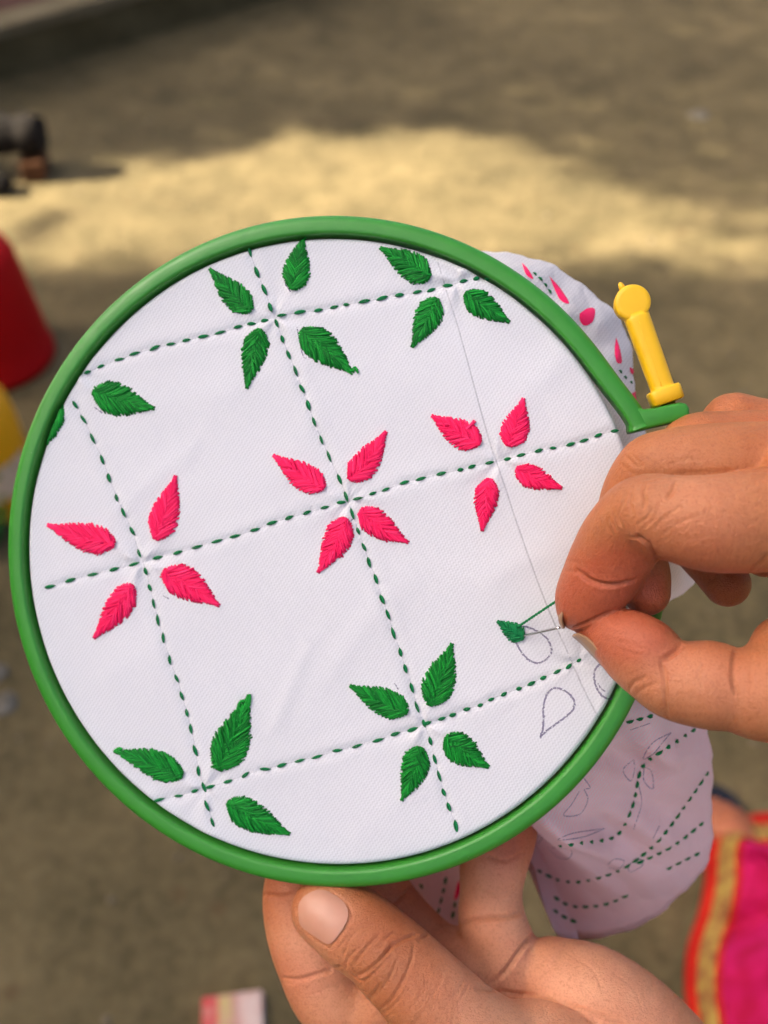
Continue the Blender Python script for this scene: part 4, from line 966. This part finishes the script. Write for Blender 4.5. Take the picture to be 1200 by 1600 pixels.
def drape_pencil(pts, w=0.36, mat='pencil'):
    q = catmull(np.array(pts, float), 6); P = []; N = []
    for p in q:
        h, n = on_drape(*p)
        if h is not None: P.append(h + n * 0.12); N.append(n)
    if len(P) < 3: return
    P = np.array(P); N = np.array(N); d = np.gradient(P, axis=0); s = np.cross(N, d); s /= np.linalg.norm(s, axis=1)[:, None] + 1e-9; n = len(P)
    add_mesh('pencil_outline', np.vstack([P + s * w / 2, P - s * w / 2]) * 0.001, [[i, i + 1, n + i + 1, n + i] for i in range(n - 1)], M[mat], drape)
for L in ([(980, 1127), (1010, 1120), (1045, 1112)], [(1086, 1138), (1050, 1163), (1015, 1185), (999, 1207), (992, 1240), (985, 1265), (968, 1300), (945, 1312), (900, 1318), (838, 1324)],
          [(1106, 1205), (1075, 1250), (1035, 1305), (1000, 1338), (960, 1362), (905, 1377), (865, 1372), (840, 1360)], [(1098, 1284), (1060, 1315), (1030, 1332), (995, 1348)],
          [(1092, 1332), (1055, 1350), (1032, 1363)], [(980, 1398), (945, 1412), (905, 1416), (880, 1410), (855, 1394)], [(900, 1440), (880, 1432), (862, 1420)],
          [(697, 1372), (690, 1400), (682, 1432)], [(712, 1410), (704, 1445)], [(655, 1382), (662, 1392)]): drape_line(L)
for L in ([(1048, 1145), (1020, 1160), (1005, 1185), (1020, 1178), (1035, 1160), (1048, 1145)], [(990, 1186), (973, 1203), (985, 1220), (991, 1202), (990, 1186)], [(1006, 1200), (1006, 1220), (1020, 1232), (1018, 1205), (1006, 1198)],
          [(998, 1228), (1002, 1255), (990, 1295)], [(912, 1215), (922, 1230), (915, 1232)], [(905, 1236), (893, 1256), (880, 1274), (905, 1272), (918, 1250), (912, 1232)], [(945, 1294), (910, 1308), (872, 1312), (895, 1302), (945, 1294)],
          [(855, 1322), (870, 1338), (888, 1341), (892, 1328), (862, 1324)], [(950, 1350), (960, 1342), (975, 1345), (968, 1356), (950, 1356)], [(982, 1350), (1000, 1342), (1003, 1352), (985, 1362), (980, 1352)], [(835, 1306), (848, 1308), (840, 1318)],
          [(985, 1140), (1015, 1130)], [(1030, 1290), (1020, 1310)]): drape_pencil(L)
def drape_leaf(pts, mat='pink_thread'):       # raised satin patch following the cloth
    O = catmull(np.array(pts + [pts[0]], float), 5)[:-1]; c = O.mean(0); V = []; n = len(O); rings = 4
    for k in range(rings):
        for p in c + (O - c) * (1 - k / rings):
            h, nn = on_drape(*p)
            if h is None: h, nn = (V[-1] if V else None), None
            if h is None: return
            V.append(h + (nn * (0.15 + 0.35 * (1 - (1 - k / rings) ** 2)) if nn is not None else 0))
    V.append(np.mean(V[-n:], axis=0)); F = [[k * n + j, k * n + (j + 1) % n, (k + 1) * n + (j + 1) % n, (k + 1) * n + j] for k in range(rings - 1) for j in range(n)] + [[(rings - 1) * n + j, (rings - 1) * n + (j + 1) % n, rings * n] for j in range(n)]
    o = add_mesh('embroidered_leaf', np.array(V) * 0.001, F, M[mat], drape); o['label'] = 'bright pink embroidered leaf on the hanging cloth'
for L in ([(772, 391), (790, 396), (800, 404), (784, 407), (774, 400)], [(815, 411), (824, 420), (833, 436), (822, 430)], [(858, 432), (876, 452), (889, 474), (876, 470), (866, 452)], [(905, 490), (918, 482), (929, 484), (926, 502), (914, 509), (906, 502)],
          [(962, 527), (968, 545), (971, 566), (963, 566), (960, 548)], [(983, 574), (999, 580), (1000, 590), (986, 584)], [(986, 615), (996, 612), (1001, 632), (1001, 650), (994, 646)], [(716, 1375), (720, 1385), (716, 1402), (710, 1404)]): drape_leaf(L)
for L in ([(832, 426), (848, 441), (862, 462)], [(966, 578), (980, 594), (998, 606)]): drape_line(L, 12, 0.8, 0.7)

# ================================================================== NEEDLE AND THREAD
a0 = h2c([*hp(816, 994.5)[:2], -0.6]); a1 = px(873, 981, 238.5); dirn = (a1 - a0) / np.linalg.norm(a1 - a0); a2 = a0 + dirn * 13
mb = MB(); L = np.linspace(-3, 13.5, 14); V, F = tube(np.array([a0 + dirn * s for s in L]), np.interp(L, [-3, 0, 3, 25, 30], [0.05, 0.24, 0.36, 0.38, 0.3]), 10)
nd = add_mesh('sewing_needle', c2w(V), F, M['metal'], None, origin=c2w(a0)[0]); tag(nd, 'thin steel sewing needle held between finger and thumb', 'needle')
t0 = h2c([*hp(808, 980)[:2], 0.2]); t2 = px(869, 939.5, 240.0); t1 = (t0 + t2) / 2; t3 = px(892, 926, 243.0); t4 = px(915, 925, 244.5)
P = catmull(np.array([t0, t1, t2, t3, t4]), 14); T = frame_along(P); A_ = np.cross(T, np.array([0, 0, 1.0])); A_ /= np.linalg.norm(A_, axis=1)[:, None]; B_ = np.cross(A_, T)
sl = np.concatenate([[0], np.cumsum(np.linalg.norm(np.diff(P, axis=0), axis=1))]); mb = MB()
for s in range(2):
    a = sl * 3.6 + s * math.pi; mb.add(*tube(c2w(P + 0.19 * (np.cos(a)[:, None] * A_ + np.sin(a)[:, None] * B_)), 0.00023, 6))
th_ = mb.build('sewing_thread', M['stitch_thread']); tag(th_, 'green sewing thread running from the unfinished leaf to the fingers', 'thread')

# ================================================================== SITTER'S SKIRT AND FOOT (lower right)
sk = empty('skirt', tuple(ground_at(1130, 1500))); tag(sk, 'bright pink skirt with a gold and red border at the lower right', 'skirt'); so = np.array(sk.location)
ledge = catmull(np.array([(1460, 1255), (1340, 1262), (1250, 1268), (1180, 1273), (1130, 1286), (1108, 1322), (1103, 1375), (1092, 1430), (1076, 1480), (1071, 1540), (1078, 1600), (1090, 1680), (1110, 1780)], float), 6)
def skirt_pt(j, u):                 # j along the hem, u inwards from the hem towards the lap
    x, y = ledge[j]; v_ = j / (len(ledge) - 1); d = u * 240
    w = 1 / (1 + math.exp((v_ - 0.33) * 22)); tx, ty = (1 - w) * 1.0 + w * 0.25, w * 1.0
    gz = 0.012 + 0.22 * (1 - math.exp(-u * 1.5)) + min(1, u * 4) * (0.016 * math.sin(v_ * 17 + 3 * u) + 0.010 * math.sin(v_ * 37 + u * 2)) + 0.02 * math.sin(u * 7 + 3 * v_) * min(1, u * 2)
    return ground_at(x + d * tx, y + d * ty + 10 * math.sin(u * 8) * (1 - w) * min(1, u), max(0.006, gz)) - so
def skirt_band(name, u0, u1, mat, n=14):
    V = [skirt_pt(j, u0 + (u1 - u0) * k / n) for j in range(len(ledge)) for k in range(n + 1)]
    F = [[j * (n + 1) + k, j * (n + 1) + k + 1, (j + 1) * (n + 1) + k + 1, (j + 1) * (n + 1) + k] for j in range(len(ledge) - 1) for k in range(n)]
    o = add_mesh(name, V, F, mat, sk); s = o.modifiers.new('thick', 'SOLIDIFY'); s.thickness = 0.002; return o
skirt_band('red_trim', 0.0, 0.08, M['border_red'], 4); skirt_band('gold_border', 0.08, 0.20, M['gold'], 6); skirt_band('red_piping', 0.20, 0.24, M['border_red'], 3); skirt_band('pink_cloth', 0.24, 2.0, M['magenta'], 40)
fo = ground_at(1137, 1285, 0.03) * 1000
ff = Field(fo + np.array([-60, -170, -32]), fo + np.array([70, 60, 60]), 3.0)
ff.chain([fo + np.array([2, -12, 2]), fo + np.array([12, -60, 12]), fo + np.array([25, -150, 26])], [22, 27, 31], 4)
for k, (dx, dy, r_) in enumerate(((-24, 34, 10), (-8, 30, 9), (6, 24, 8.5), (19, 16, 8), (30, 6, 7.5))): ff.chain([fo + np.array([dx * 0.7, -15, 2]), fo + np.array([dx, dy, -8])], [12, r_], 5)
V, Q = ff.mesh(2); ft = add_mesh('foot', V * 0.001, Q, M['skin'], None, origin=fo * 0.001)
ca = ft.data.color_attributes.new('tone', 'FLOAT_COLOR', 'POINT'); ca.data.foreach_set('color', np.tile(np.array([0.2, 0.5, 0.3, 1], np.float32), len(V)))
tag(ft, 'bare foot peeping out beyond the pink skirt hem', 'foot')
so2 = ground_at(1118, 1248); P = catmull([(-0.06, -0.03, 0.008), (-0.055, 0.02, 0.008), (-0.02, 0.045, 0.008), (0.05, 0.045, 0.008), (0.14, 0.04, 0.008)], 6)
O = [(-0.035, -0.03), (-0.045, 0.0), (-0.03, 0.03), (0.01, 0.042), (0.07, 0.038), (0.16, 0.034), (0.185, 0.0), (0.16, -0.034), (0.07, -0.036), (0.0, -0.04)]
O = catmull(np.array(O + [O[0]]), 4)[:-1]; n = len(O); V = [(*p, 0.0) for p in O] + [(*p, 0.016) for p in O]; F = [list(range(n))[::-1], [n + k for k in range(n)]] + [[k, (k + 1) % n, n + (k + 1) % n, n + k] for k in range(n)]
slp = add_mesh('slipper', V, F, M['slipper'], None, smooth=False); slp.location = (fo[0] * 0.001 - 0.008, fo[1] * 0.001 + 0.02, 0); slp.rotation_euler.z = R(-80); tag(slp, 'black rubber slipper sole under the bare foot', 'slipper')
